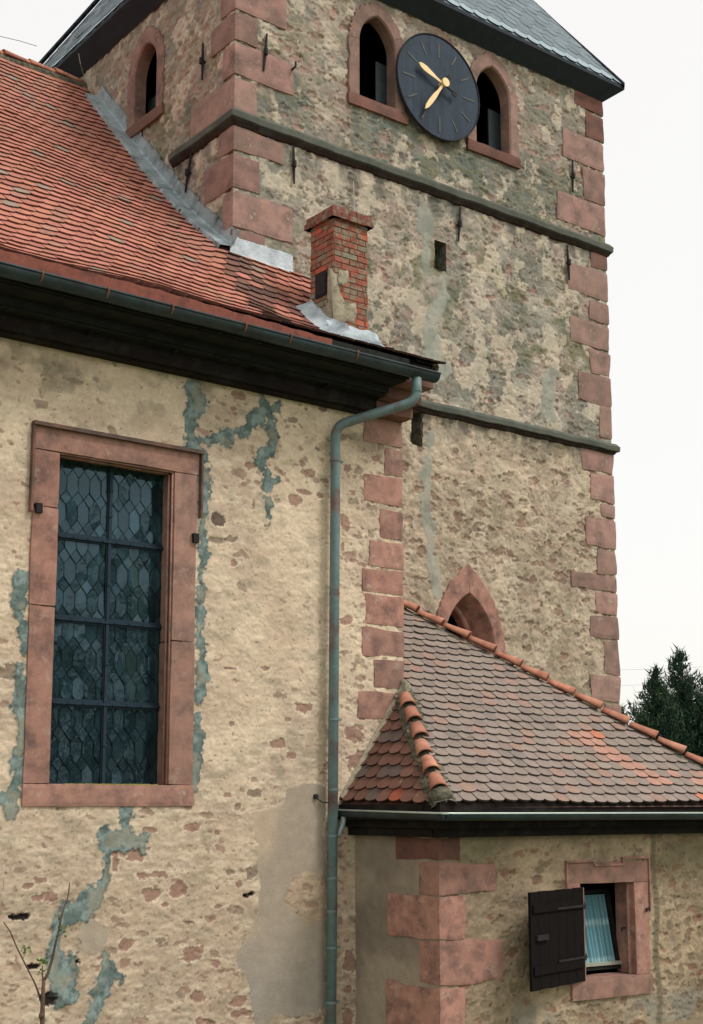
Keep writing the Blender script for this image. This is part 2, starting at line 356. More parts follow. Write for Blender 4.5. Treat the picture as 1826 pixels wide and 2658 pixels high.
SMP = [p[:2] for p in pz([(749, 2048), (787, 2030), (846, 2040), (842, 2625), (787, 2640), (720, 2632), (671, 2670), (655, 2600), (628, 2520), (613, 2480), (640, 2440), (668, 2380), (675, 2290), (671, 2200), (652, 2172), (655, 2100), (700, 2092), (735, 2088)])]
SMH = [p[:2] for p in pz([(741, 2340), (770, 2275), (800, 2262), (850, 2280), (850, 2370), (815, 2395), (775, 2372)])]
SMC = pz([(237, 2430)])[0]
NST = [(pz([(x, y)])[0], w, h, s) for x, y, w, h, s in (
    (568, 1348, .14, .12, 2), (565, 1402, .2, .055, 1), (606, 1402, .17, .07, 1), (650, 1210, .15, .1, 0), (805, 1232, .19, .1, 0), (840, 1247, .12, .05, 0),
    (610, 1460, .1, .08, 0), (620, 1030, .13, .09, 0), (605, 1060, .1, .05, 0), (762, 1092, .13, .07, 1), (825, 1164, .07, .05, 1), (785, 1200, .1, .07, 0), (790, 1278, .2, .06, 0), (835, 1285, .09, .06, 0),
    (765, 1300, .16, .1, 0), (660, 1090, .06, .06, 1), (690, 1365, .05, .04, 0), (595, 1240, .0, .0, 0), (620, 1120, .0, .0, 0), (658, 1305, .04, .1, 0),
    (15, 1745, .26, .13, 1), (785, 1835, .2, .1, 0), (720, 1930, .2, .1, 0), (745, 1870, .12, .06, 0), (600, 1880, .09, .06, 1), (590, 2065, .1, .05, 0), (620, 2092, .12, .08, 1), (660, 2062, .2, .07, 1), (563, 2160, .06, .05, 0), (600, 1735, .2, .04, 0), (690, 1735, .12, .05, 0),
    (500, 2150, .17, .07, 0), (385, 2155, .16, .05, 0), (330, 2215, .3, .11, 0), (300, 2240, .09, .2, 0), (390, 2275, .34, .08, 0), (395, 2320, .22, .11, 0), (460, 2310, .26, .12, 0), (105, 2285, .13, .06, 0), (70, 2300, .12, .07, 0), (130, 2330, .16, .08, 0), (95, 2335, .1, .06, 0),
    (335, 2450, .22, .09, 0), (420, 2440, .14, .06, 1), (500, 2480, .26, .16, 0), (600, 2265, .1, .07, 1), (655, 2265, .15, .12, 1), (620, 2296, .08, .07, 0), (565, 2355, .12, .05, 0), (135, 2595, .17, .1, 3), (50, 2382, .17, .045, 3), (88, 2510, .14, .04, 3), (197, 2497, .1, .045, 3), (640, 2325, .07, .04, 3), (655, 2320, .05, .03, 3),
    (520, 2585, .14, .1, 0), (525, 2660, .16, .1, 0), (620, 2600, .16, .1, 0), (635, 2630, .24, .07, 0), (550, 2660, .1, .06, 0), (560, 2500, .1, .09, 0), (430, 2350, .1, .05, 0), (745, 2620, .13, .06, 0), (770, 2640, .14, .05, 0), (820, 2650, .14, .06, 0), (860, 1990, .14, .07, 0), (875, 1960, .0, .0, 0), (760, 1960, .12, .08, 0), (865, 2560, .0, .0, 0),
    (925, 1910, .24, .16, 0), (930, 1975, .3, .2, 0), (910, 2490, .16, .24, 0), (905, 2570, .1, .08, 0), (905, 2645, .13, .16, 0), (890, 1610, .2, .09, 0), (920, 1455, .18, .05, 0), (900, 1215, .14, .1, 0), (975, 1190, .1, .07, 0), (895, 1360, .12, .16, 0), (890, 1420, .07, .1, 0), (545, 2140, .0, .0, 0), (840, 1060, .14, .1, 0), (795, 1062, .06, .05, 0))]
C_ST = [srgb(150, 118, 103), srgb(134, 118, 102), srgb(74, 60, 54), srgb(44, 38, 38)]
def nave_shade(u, v):
    wx = u+.16*(fbm(u, v, 5, 4, 3)-.5)+.25*v; wz = v+.10*(fbm(u, v, 6, 4, 4)-.5)
    n1 = fbm(u, v, 1.1, 4, 10); n2 = fbm(u*1.0, v*2.6, 7, 5, 11); n3 = fbm(u, v, 40, 2, 12)
    C = mix(srgb(215, 196, 170), srgb(191, 172, 150), sm(.35, .68, n1))
    low = sm(.3, -1.3, v); C = mix(C, srgb(176, 159, 138), low*.75)  # greyer low down: splash dirt, and weaker light put into the colour
    C = C*(1+(n2-.5)*.26)[..., None]*(1+(n3-.5)*.26)[..., None]
    H = (n2-.5)*.012+(n3-.5)*.008+(fbm(u, v, 18, 3, 14)-.5)*.008+(fbm(u, v, 2.2, 3, 15)-.5)*.010
    # trowelled drifts: pale lime crests, grey dust
    d = fbm(u*.6+v*.15, v*1.9, 9, 5, 17); C = mix(C, srgb(226, 210, 182), sm(.57, .72, d)*.5)
    C = mix(C, srgb(150, 140, 120), sm(.60, .75, fbm(u, v*1.5, 5, 5, 19))*.45)
    # blackish patches high under the eaves
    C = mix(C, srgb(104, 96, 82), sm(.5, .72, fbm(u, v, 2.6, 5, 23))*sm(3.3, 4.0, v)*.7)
    # broad, faintly stained and re-skimmed areas
    C = mix(C, srgb(196, 172, 148), sm(.5, .66, fbm(u+9, v*1.3, 1.6, 6, 26, .62))*.4); C = mix(C, srgb(158, 140, 118), sm(.52, .7, fbm(u-4, v*1.5, 3.1, 6, 27, .64))*sm(1.0, -1.2, v)*.55)
    # scattered small stones showing
    dens = .04+.20*sm(-.1, -1.6, v)+.2*sm(.9, .2, np.hypot((u-7.75)/1.1, (v-3.6)/.9))+.28*sm(8.5, 8.9, u)
    f1, f2, cid = voro(wx/.175+30, wz/.082, 31)
    rad = .44*np.clip((dens*1.15-cid)/dens.clip(.01)+.15, 0, 1)*(cid < dens)
    e = rad-f1+(fbm(u, v, 22, 3, 35)-.5)*.55; s = sm(-.02, .05, e)*(cid < dens)
    rim = sm(-.16, -.03, e)*(1-s)*(cid < dens)
    sc = mix(C_ST[0], C_ST[1], h2(np.floor(cid*977), np.floor(cid*331), 3))
    sc = sc*(0.78+.5*fbm(u, v, 22, 4, 37))[..., None]
    C = mix(C, srgb(222, 208, 184), rim*.3); C = mix(C, sc, s*.72); H = H-s*.004+rim*.002
    f1, f2, cid = voro(wx/.085+3, (wz+.2*wx)/.05+20, 33); ds = dens*.8
    e = .42*np.clip((ds-cid)/ds+.3, 0, 1)-f1+(fbm(u, v, 30, 3, 36)-.5)*.5; s = sm(-.03, .07, e)*(cid < ds)
    C = mix(C, mix(srgb(146, 110, 94), srgb(122, 100, 84), h2(np.floor(cid*977), np.floor(cid*331), 4)), s*.6); H = H-s*.004
    # tiny pits and nicks
    f1, f2, cid = voro(wx/.045, wz/.03+50, 51); k = sm(.0, .12, .26-f1)*(cid < .055+.05*sm(0, -1.5, v))
    C = mix(C, srgb(118, 84, 68), k*.7); H -= k*.006
    # the larger stones that can be picked out
    for (q, w, h, t) in NST:
        if w <= 0: continue
        m = (np.abs(u-q[0]) < w) & (np.abs(v-q[1]) < h*1.6)
        if not m.any(): continue
        a, b = u[m], v[m]
        r = np.abs((a-q[0])/(w*.5))**2.6+np.abs((b-q[1])/(h*.5))**2.6
        r = r**.4+(fbm(a, b*1.3, 7, 5, 60, .66)-.5)*2.3; s1 = sm(1.05, .93, r); rim = sm(1.35, 1.05, r)*(1-s1)
        cc = np.tile(C_ST[t], (len(a), 1))*(.72+.55*fbm(a, b*1.6, 20, 4, 61))[:, None]
        C[m] = mix(mix(C[m], srgb(228, 214, 190), rim*.55), cc, s1*(.84 if t != 3 else 1)); H[m] += rim*.002-s1*(.006 if t != 3 else .03)
    # fine cracks
    cr = np.abs(fbm(u, v, 1.7, 4, 71)-.5); C = mix(C, srgb(110, 92, 76), sm(.0022, .0006, cr)*.55*sm(.52, .6, fbm(u, v, 1.3, 2, 72)))
    # smooth later render beside the pipe
    wu = u+(fbm(u, v, 3.5, 4, 80)-.5)*.14; wv = v+(fbm(u, v, 3.5, 4, 81)-.5)*.14
    s = in_poly(wu, wv, SMP) & ~in_poly(wu, wv, SMH); s = s | (np.hypot((wu-SMC[0])/.13, (wv-SMC[1])/.14) < 1)
    s = s.astype(float)
    sc = mix(srgb(184, 166, 143), srgb(166, 153, 136), sm(.35, .6, fbm(u, v*.7, 1.6, 4, 82)))
    sc = mix(sc, srgb(146, 142, 134), sm(-1.0, -1.9, v)*.5)*(1+(fbm(u, v, 30, 2, 83)-.5)*.08)[..., None]
    C = mix(C, sc, s); H = H*(1-s)+s*(.002+(fbm(u, v, 5, 3, 84)-.5)*.006)
    st = in_poly(wu, wv, SMH).astype(float); C = mix(C, srgb(168, 140, 112)*.9, st*.4)
    # grey cement repairs
    d = np.full(u.shape, 9.)
    for l in CEM:
        xs = [q[0] for q in l]; zs = [q[1] for q in l]
        m = (u > min(xs)-.35) & (u < max(xs)+.35) & (v > min(zs)-.35) & (v < max(zs)+.35)
        if m.any(): d[m] = np.minimum(d[m], poly_d(u[m], v[m], l))
    d = d+(fbm(u, v, 8, 4, 90)-.5)*.15+(fbm(u, v, 26, 3, 91)-.5)*.09
    s = sm(.006, -.006, d); ed = sm(.02, .0, np.abs(d+.012))
    cc = mix(srgb(134, 150, 146), srgb(98, 114, 110), sm(.35, .65, fbm(u, v, 12, 5, 92, .6)))*(1+(n3-.5)*.35)[..., None]
    cc = mix(cc, srgb(150, 146, 128), sm(.56, .68, fbm(u, v, 6, 4, 94))*.6)
    C = mix(C, srgb(150, 146, 128), sm(.035, .0, d)*(1-s)*.45*sm(.4, .6, fbm(u, v, 7, 3, 95))); C = mix(C, cc*(1-.35*ed)[..., None], s); H = H*(1-s)+s*(.008+(fbm(u, v, 16, 4, 93)-.5)*.022)
    ef = np.minimum(sm(0, .05, np.abs(u-XN)), 1)
    return np.minimum(H, .007)*ef, C
HN = [lambda u, v: (u > 5.22) & (u < 6.70) & (v > .05) & (v < 3.28)]
ex = quad_extra([(-4, YN, GZ), (3.9, YN, GZ), (3.9, YN, 4.5), (-4, YN, 4.5)], [(3.9, YN, GZ), (XN, YN, GZ), (XN, YN, -2.45), (3.9, YN, -2.45)],
                [(XN, YN, GZ), (XN, 18, GZ), (XN, 18, 4.5), (XN, YN, 4.5)])
wall_grid('wall', vec(0, YN, 0), vec(1, 0, 0), vec(0, -1, 0), 3.9, XN, -2.45, 4.5, .0105, HN, nave_shade, nave, extra=ex)
b = MB(); b.box((3.9, YN+.5, GZ), (5.4, 0, 0), (0, 5.2, 0), (0, 0, 7.2)); 
# ---- nave corner stones
nq = [(945, 1020, 825), (1022, 1085, 872), (1087, 1152, 825), (1160, 1230, 862), (1232, 1297, 838), (1299, 1352, 822), (1354, 1425, 830), (1430, 1495, 823), (1498, 1566, 848), (1572, 1635, 812), (1990, 2110, 10000)]
for i, (a, b_, x) in enumerate(nq[:-1]):
    z1 = onY(1045, a*1.144, YN)[2]; z0 = onY(1045, b_*1.144, YN)[2]; x0 = onY(x*1.144, (a+b_)*.572, YN)[0]
    if i == 9: xx = XN-.12
    else: xx = XN+.008
    rough_box('corner_stone', (x0, YN-.011, z0+.006), (xx-x0, 0, 0), (0, .3, 0), (0, 0, z1-z0-.012), M_sand, nave, res=.035, rnd=.01, amp=.004, seed=i+1, edge=.035)
# ---- nave window
wz0, wz1 = .16, 3.145; wx0, wx1 = 5.36, 6.56
win = None
fr = MB()
yf = YN-.022
def jamb(name, x0, x1, z0, z1, sd, yy=yf, depth=.26, par=None):
    return rough_box(name, (x0, yy, z0), (x1-x0, 0, 0), (0, depth, 0), (0, 0, z1-z0), M_sand, par or nave, res=.04, rnd=.012, amp=.003, seed=sd, edge=.008)
win = rough_box('window', (5.105, yf, -.05), (1.735, 0, 0), (0, .3, 0), (0, 0, .2), M_sand, nave, res=.04, rnd=.016, amp=.004, seed=20, edge=.01)
win['label'] = 'tall rectangular leaded window in a red sandstone frame'
jamb('frame_stone', 5.11, wx0, .152, 1.72, 21, par=win); jamb('frame_stone', 5.105, wx0+.004, 1.724, 2.62, 22, par=win); jamb('frame_stone', 5.09, wx0, 2.624, 3.14, 28, par=win)
jamb('frame_stone', wx1, 6.825, .152, 1.50, 23, par=win); jamb('frame_stone', wx1+.003, 6.82, 1.504, 3.14, 24, par=win)
jamb('frame_stone', 5.10, 6.84, 3.144, 3.36, 25, yy=yf-.004, par=win)
lb = MB(); lb.box((5.075, yf-.05, 3.352), (1.785, 0, 0), (0, .1, 0), (0, 0, .035)); lb.box((5.075, yf-.035, 2.56), (.022, 0, 0), (0, .1, 0), (0, 0, .79))
lb.box((6.845, yf-.035, 2.72), (.02, 0, 0), (0, .1, 0), (0, 0, .63)); lb.build('hood_mould', mat('crusted_sandstone', srgb(96, 80, 72), var=.3, scale=8, second=srgb(130, 94, 82), sfac=(.5, .65), bump=.4), win)
ml = MB()                                              # moulded inner edge
for k, (off, yy, w) in enumerate(((0, .03, .018), (.02, .075, .02))):
    ml.tube([(wx1-.004-off*.6, yf+yy, .16), (wx1-.004-off*.6, yf+yy, 3.13)], w*.6, 8)
    ml.tube([(wx0, yf+yy, 3.138-off*.5), (wx1, yf+yy, 3.138-off*.5)], w*.5, 8)
ml.build('frame_moulding', M_sand, win, smooth=True)
for x, zz in ((6.80, 2.52), (5.16, 2.60)):
    b = MB(); b.box((x-.03, yf-.035, zz-.05), (.06, 0, 0), (0, .1, 0), (-.01, -.01, .085)); b.build('hinge_pin', M_iron, win)
l = MB(); rl = random.Random(3)
V = []
for k in range(41):
    h_ = .002+.006*rl.random(); x = 5.5+.95*k/40; V += [(x, yf+.004, .146), (x, yf+.006, .149+h_), (x, yf+.04, .150+h_)]
l.add(V, [[i*3+j, i*3+3+j, i*3+4+j, i*3+1+j] for i in range(40) for j in range(2)])
l.build('lichen_edge', mat('yellow_lichen', srgb(138, 128, 66), var=.3, scale=30), win)
# glass, leading and saddle bars
gy = YN+.20; gx0, gx1, gz0, gz1 = 5.33, 6.60, .14, 3.16
gx1b = 6.585
cs, vh, dh = .1185, .125, .0735
G = MB(); came = MB(); rg = random.Random(11)
per = vh+2*dh
quar = []
xm = 5.985
for half, (xa, xb) in enumerate(((gx0, xm), (xm, gx1b))):
    nx = int((xb-xa)/cs)+2; x_off = xa+.03 if half == 0 else xa+.035
    for r in range(-1, int((gz1-gz0)/per)+2):
        zc = gz0+.06+r*per
        for c in range(-1, nx):
            cx = x_off+c*cs
            hexa = [(cx-cs/2, zc-vh/2), (cx, zc-vh/2-dh), (cx+cs/2, zc-vh/2), (cx+cs/2, zc+vh/2), (cx, zc+vh/2+dh), (cx-cs/2, zc+vh/2)]
            dia = [(cx+cs/2, zc+vh/2), (cx+cs, zc+vh/2+dh), (cx+cs/2, zc+vh/2+2*dh), (cx, zc+vh/2+dh)]
            for P2 in (hexa, dia):
                def clip(P, ax, val, gt):
                    out = []
                    for i in range(len(P)):
                        p, q = P[i], P[(i+1) % len(P)]; ip = (p[ax] >= val) == gt; iq = (q[ax] >= val) == gt
                        if ip: out.append(p)
                        if ip != iq:
                            t = (val-p[ax])/(q[ax]-p[ax]); out.append((p[0]+(q[0]-p[0])*t, p[1]+(q[1]-p[1])*t))
                    return out
                for ax, val, gt in ((0, xa, True), (0, xb, False), (1, gz0, True), (1, gz1, False)):
                    if P2: P2 = clip(P2, ax, val, gt)
                if len(P2) < 3: continue
                mx, mz = sum(p[0] for p in P2)/len(P2), sum(p[1] for p in P2)/len(P2)
                tx, tz = rg.gauss(0, .026), rg.gauss(0, .036)
                w = rg.random(); up = min(1, max(0, (mz-.2)/3.0)); br = (.05+.15*up)*(.3+1.3*w*w)  # higher panes brighter: the sky's reflection put into the glass tone
                if rg.random() < .10*up+.02: br += .16
                tn = srgb(190, 215, 216)*min(1.3, .45+br*3.0)
                G.add([(p[0], gy+(p[0]-mx)*tx+(p[1]-mz)*tz, p[1]) for p in P2], [list(range(len(P2)))], tn)
                for i in range(len(P2)):
                    p, q = P2[i], P2[(i+1) % len(P2)]; d = unit((q[0]-p[0], q[1]-p[1])) if math.hypot(q[0]-p[0], q[1]-p[1]) > 1e-4 else None
                    if d is None or (abs(p[0]-q[0]) < 1e-6 and (abs(p[0]-xa) < 1e-5 or abs(p[0]-xb) < 1e-5)): continue
                    w2 = .0018; n2 = (-d[1]*w2, d[0]*w2)
                    came.add([(p[0]-n2[0], gy-.006, p[1]-n2[1]), (q[0]-n2[0], gy-.006, q[1]-n2[1]), (q[0]+n2[0], gy-.006, q[1]+n2[1]), (p[0]+n2[0], gy-.006, p[1]+n2[1]), (p[0], gy-.010, p[1]), (q[0], gy-.010, q[1])],
                             [[0, 1, 5, 4], [4, 5, 2, 3]])
G.build('glass', M_glass, win); came.build('leading', M_came, win)
bars = MB()
for z_ in (2.415, 1.65, .885):
    bars.box((gx0, gy-.04, z_-.015), (gx1-gx0, 0, 0), (0, .022, 0), (0, 0, .022)); 
    bars.box((gx0, gy-.016, z_-.035), (gx1-gx0, 0, 0), (0, .006, 0), (0, 0, .07))
    for k in range(8): bars.box((gx0+.12+k*.15, gy-.046, z_-.012), (.02, 0, 0), (0, .012, 0), (0, 0, .02))
bars.box((xm-.014, gy-.03, gz0), (.028, 0, 0), (0, .02, 0), (0, 0, gz1-gz0)); bars.box((xm-.026, gy-.014, gz0), (.052, 0, 0), (0, .005, 0), (0, 0, gz1-gz0))
for z_ in (.5, 1.25, 2.0, 2.65, 2.9): bars.box((xm-.02, gy-.042, z_), (.04, 0, 0), (0, .012, 0), (0, 0, .018))
bars.build('window_bars', M_came, win)
room = MB()      # inside: dark church, pale splayed reveal at right
x0, x1, y0, y1, z0, z1 = 4.6, 7.4, YN+.62, 15.5, -1.5, 3.9
room.add([(x0, y0, z0), (x1, y0, z0), (x1, y1, z0), (x0, y1, z0), (x0, y0, z1), (x1, y0, z1), (x1, y1, z1), (x0, y1, z1)], [[0, 1, 2, 3], [4, 5, 6, 7], [1, 2, 6, 5], [2, 3, 7, 6], [3, 0, 4, 7]])
room.build('dark_room', M_dark, win)
rv = MB(); rv.box((6.60, gy+.02, .0), (.25, 0, 0), (0, .13, 0), (0, 0, 3.3)); rv.box((5.0, gy+.02, 0), (.33, 0, 0), (0, .4, 0), (0, 0, 3.3))
rv.box((5.0, gy+.02, 3.17), (1.8, 0, 0), (0, .4, 0), (0, 0, .1)); rv.build('inner_reveal', M_cream, win)
hy = gy+.3
ob = MB()
for (a, b_, c_, d_) in (((880, 1010), (945, 1005), (955, 1430), (905, 1430)),):
    pass
def wpx(cx, cy, Y): return onY(cx*.3885, 1060+cy*.3885, Y)
for P4 in (((850, 1010), (940, 1005), (960, 1130), (900, 1230)), ((880, 1230), (980, 1170), (985, 1400), (890, 1440)), ((808, 1580), (905, 1550), (1010, 2080), (880, 1990))):
    Q = [wpx(x, y, hy) for x, y in P4]; ob.add(Q+[q+vec(.02, .03, 0) for q in Q], [[0, 1, 2, 3], [7, 6, 5, 4], [0, 4, 5, 1], [1, 5, 6, 2], [2, 6, 7, 3], [3, 7, 4, 0]])
ob.build('pale_panel', M_cream, win)

# ================================================================== NAVE ROOF
prof = [(10.60, 4.63), (11.0, 4.80), (11.5, 5.08), (12.0, 5.45), (12.5, 5.87), (13.0, 6.32), (14.0, 7.24), (15.0, 8.2), (16.0, 9.2), (16.72, 9.95), (17.05, 10.30)]
def densify(p, n=6):
    P = [np.array(q) for q in p]; out = []
    for i in range(len(P)-1):
        p0 = P[max(i-1, 0)]; p1 = P[i]; p2 = P[i+1]; p3 = P[min(i+2, len(P)-1)]
        for k in range(n):
            t = k/n; out.append(.5*((2*p1)+(-p0+p2)*t+(2*p0-5*p1+4*p2-p3)*t*t+(-p0+3*p1-3*p2+p3)*t**3))
    out.append(P[-1]); return np.array(out)
PR = densify(prof); SL = np.concatenate([[0], np.cumsum(np.hypot(*np.diff(PR, axis=0).T))]); ST = SL[-1]
def prof_at(s): return np.interp(s, SL, PR[:, 0]), np.interp(s, SL, PR[:, 1])
def nave_sag(x, s): return .02*math.sin(x*1.3)+.018*math.sin(s*1.1+x*.7)+.012*math.sin(x*3.1+1)
def nave_pt(x, s, lift=0.):
    y, z = prof_at(s); y1, z1 = prof_at(min(s+.05, ST)); y0, z0 = prof_at(max(s-.05, 0)); t = unit((y1-y0, z1-z0))
    h = lift+nave_sag(x, s)*sm(0, .6, np.array(s))
    k = float(sm(7.7, 8.3, np.array(x)))*(-.07*math.exp(-((float(y)-11.75)/.45)**2)+.07*math.exp(-((float(y)-12.95)/.5)**2))
    return vec(x, y-t[1]*h, z+t[0]*h+k)
def clip2(P, n, c):       # keep points with n.p <= c
    out = []
    for i in range(len(P)):
        p, q = P[i], P[(i+1) % len(P)]; a = n[0]*p[0]+n[1]*p[1]-c; b = n[0]*q[0]+n[1]*q[1]-c
        if a <= 0: out.append(p)
        if a*b < 0: t = a/(a-b); out.append((p[0]+(q[0]-p[0])*t, p[1]+(q[1]-p[1])*t))
    return out
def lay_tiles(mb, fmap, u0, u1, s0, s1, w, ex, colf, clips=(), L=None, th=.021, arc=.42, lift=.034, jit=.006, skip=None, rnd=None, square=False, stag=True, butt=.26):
    rnd = rnd or random.Random(5); L = L or ex*1.75
    r = 0; s = s0
    while s < s1:
        off = (w/2 if (r % 2 and stag) else 0)+rnd.uniform(-.004, .004); u = u0-w+off
        while u < u1+w:
            uu = u+rnd.uniform(-jit, jit)*.4; ss = s+rnd.uniform(-jit, jit)+.012*math.sin(uu*2.1+r*.9)*jit*60
            hw = w/2-.0025
            if square: P = [(uu-hw, ss), (uu+hw, ss)]
            else:
                P = []
                for k in range(7):
                    a = math.pi*(k/6.); P.append((uu-hw*math.cos(a), ss+arc*w*.62*(1-math.sin(a))))
            P += [(uu+hw, ss+L), (uu-hw, ss+L)]
            for (n_, c_) in clips:
                if P: P = clip2(P, n_, c_)
            cx, cy = uu, ss+ex*.5
            if len(P) >= 3 and not (skip and skip(cx, cy, P)):
                tone = colf(cx, cy, rnd); rt = rnd.gauss(0, .012)+(rnd.random() < .015)*rnd.gauss(0, .06); lj = rnd.uniform(-.0015, .003)+(rnd.random() < .03)*rnd.uniform(.004, .010); tl = rnd.uniform(-.003, .003)
                top = []; bot = []
                for (a, b) in P:
                    f = (b-ss)/L; h = (lift+lj)*(1-f)+.002*f+tl*(a-uu)/hw
                    b2 = b+(a-uu)*rt; top.append(fmap(a, b2, h+th)); bot.append(fmap(a, b2, h))
                n = len(P); mb.add(top, [list(range(n))], tone)
                mb.add(top+bot, [[i, i+n, (i+1) % n+n, (i+1) % n] for i in range(n)], tone*butt)  # butt edges darker: algae dirt, plus the shadow between courses painted in
            u += w
        s += ex; r += 1
roof = MB(); xs = np.linspace(-4, 9.42, 20)
def nave_tone(u, s, r):
    c = srgb(174, 114, 96)
    k = r.random(); n = float(fbm(np.array(u), np.array(s), .9, 3, 200)); n2 = float(fbm(np.array(u*2), np.array(s*.6), 1.4, 3, 201))
    c = c*(1+.26*(r.random()-.5))*(1+.3*(n-.5)); c = c*np.array([1, 1+.10*(r.random()-.5), 1+.16*(r.random()-.5)])
    if n2 > .56 and k < .35: c = c*.5+srgb(150, 118, 100)*.5
    if k > .975: c = srgb(146, 128, 112)
    if s < .55: c = c*.35+srgb(146, 82, 68)*.65
    if s < .2: c = c*.72
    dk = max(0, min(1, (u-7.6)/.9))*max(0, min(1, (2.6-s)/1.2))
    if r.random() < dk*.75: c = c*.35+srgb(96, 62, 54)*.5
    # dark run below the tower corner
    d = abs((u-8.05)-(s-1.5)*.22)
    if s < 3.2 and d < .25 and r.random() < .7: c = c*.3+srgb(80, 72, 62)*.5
    return c
def s_of_y(y): return float(np.interp(y, PR[:, 0], SL))
sYT = s_of_y(YT-.02)
def nskip(u, s, P):
    y, z = prof_at(min(s, ST))
    return (u > XL+.03 and s > sYT-.02) or (8.84 < u < 9.28 and 11.66 < y < 12.0) or s > ST-.12
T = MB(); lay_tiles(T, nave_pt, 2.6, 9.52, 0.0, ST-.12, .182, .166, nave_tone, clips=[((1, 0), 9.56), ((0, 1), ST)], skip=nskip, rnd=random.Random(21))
# tiles above tower front level only left of the tower
nroof = None
base = MB(); nx = 24; xx = np.linspace(-4, 9.5, nx); ssx = np.linspace(0, ST, 40)
for i in range(nx-1):
    for j in range(39):
        if xx[i+1] > XL+.1 and ssx[j] > sYT: continue
        base.add([nave_pt(xx[i], ssx[j], -.01), nave_pt(xx[i+1], ssx[j], -.01), nave_pt(xx[i+1], ssx[j+1], -.01), nave_pt(xx[i], ssx[j+1], -.01)], [[0, 1, 2, 3]], srgb(90, 60, 50))
bk = []
base.add([(-4, 17.05, 10.3), (XL, 17.05, 10.3), (XL, 24, 4), (-4, 24, 4)], [[0, 1, 2, 3]], srgb(160, 100, 80))
T.V, T.F, T.T = T.V, T.F, T.T
n0 = len(T.V); T.V += base.V; T.F += [[i+n0 for i in f] for f in base.F]; T.T += base.T
nroof = T.build('roof', M_tile, nave)
def half_tile_run(name, A, B, up, n, r0, r1, m, parent, ov=1.16, seed=1, th=.014, skip=()):
    A = np.asarray(A, float); B = np.asarray(B, float); d = (B-A); L = np.linalg.norm(d); d = d/L; side = unit(np.cross(d, up)); upn = unit(np.cross(side, d)); rr = random.Random(seed)
    for k in range(n):
        if k in skip: continue
        p0 = A+d*L*k/n; p1 = A+d*L*(k+ov)/n; mb = MB(); V = []; js = rr.uniform(-.01, .01); ju = rr.uniform(-.006, .008)
        ns = 5
        for i in range(ns+1):
            t = i/ns; c = p0*(1-t)+p1*t+side*js+upn*(ju+.012*t); rad = r0+(r1-r0)*t**1.3
            for j in range(9):
                a = math.pi*j/8; V.append(c+side*math.cos(a)*rad+upn*(math.sin(a)*rad*.9))
            for j in range(9):
                a = math.pi*j/8; V.append(c+side*math.cos(a)*(rad-th)+upn*(math.sin(a)*(rad-th)*.9))
        F = []
        for i in range(ns):
            o1 = i*18; o2 = (i+1)*18
            for j in range(8):
                F.append([o1+j, o1+j+1, o2+j+1, o2+j]); F.append([o1+9+j+1, o1+9+j, o2+9+j, o2+9+j+1])
            F.append([o1, o2, o2+9, o1+9]); F.append([o1+8, o1+17, o2+17, o2+8])
        for o1 in (0, ns*18):
            for j in range(8): F.append([o1+j, o1+9+j, o1+10+j, o1+1+j] if o1 == 0 else [o1+j, o1+j+1, o1+10+j, o1+9+j])
        mb.add(V, F); mb.build(name, m, parent, smooth=True)
half_tile_run('ridge_tile', (XL-.05, 17.05, 10.31), (4.4, 17.05, 10.31), Z, 10, .10, .125, M_ridge, nroof, seed=4)
mo = MB(); mo.tube([(XL, 17.02, 10.25), (4.4, 17.02, 10.25)], .10, 8); mo.build('ridge_mortar', M_mortar, nroof)
lw = MB(); pts = [(x, 17.05, 10.62+.06*math.sin((x-4)*2.2)**2) for x in np.linspace(4.2, 7.6, 14)]; lw.tube(pts, .004, 5)
lw.add(*[(q.V, q.F) for q in [MB().tube([(6.86, 17.05, 10.5), (6.86, 17.05, 10.68)], .006, 6)]][0])
q = MB(); q.tube([(6.86, 17.05, 10.655), (6.86, 17.05, 10.67), (6.86, 17.05, 10.69), (6.86, 17.05, 10.705)], [.012, .03, .03, .01], 8); lw.add(q.V, q.F)
lw.build('ridge_wire', M_iron, nroof)
# verge mortar and board at the right end
vb = MB(); P = [nave_pt(9.47, s, -.03) for s in np.linspace(.05, sYT+.1, 14)]; vb.tube(P, .05, 8); vb.build('verge_mortar', M_mortar, nroof)
# lead flashing up the tower face: stepped pieces
pieces = []; fs = MB()
s_lo = s_of_y(YT+.02); s_hi = s_of_y(16.62)
segs = [s_lo, s_lo+.62, s_lo+1.25, s_lo+1.95, s_lo+2.6, s_lo+3.35, s_hi]
rs = random.Random(8)
for k in range(len(segs)-1):
    a, b_ = segs[k], segs[k+1]+.05; V = []; n = 8; lf = .035+.006*(k % 2)
    for i in range(n+1):
        s = a+(b_-a)*i/n; t = i/n
        e = nave_pt(XL-.2-.015*math.sin(i*1.3+k), s, .078+lf*.3); c = nave_pt(XL-.012, s, .085+lf*.5); u = nave_pt(XL-.014-.006*(k % 2), s, .045+.25-.035*t+.008*math.sin(i*2+k)); u2 = u+vec(-.012, 0, .0)
        V += [nave_pt(XL-.21, s, .012), e, c+vec(-.03, 0, 0), c+vec(-.006, 0, .02), u, u2]
    F = []
    for i in range(n):
        for j in range(5): F.append([i*6+j, (i+1)*6+j, (i+1)*6+j+1, i*6+j+1])
    pieces.append((V, F)); fs.add(V, F)
fl = fs.build('lead_flashing', M_lead, nroof)
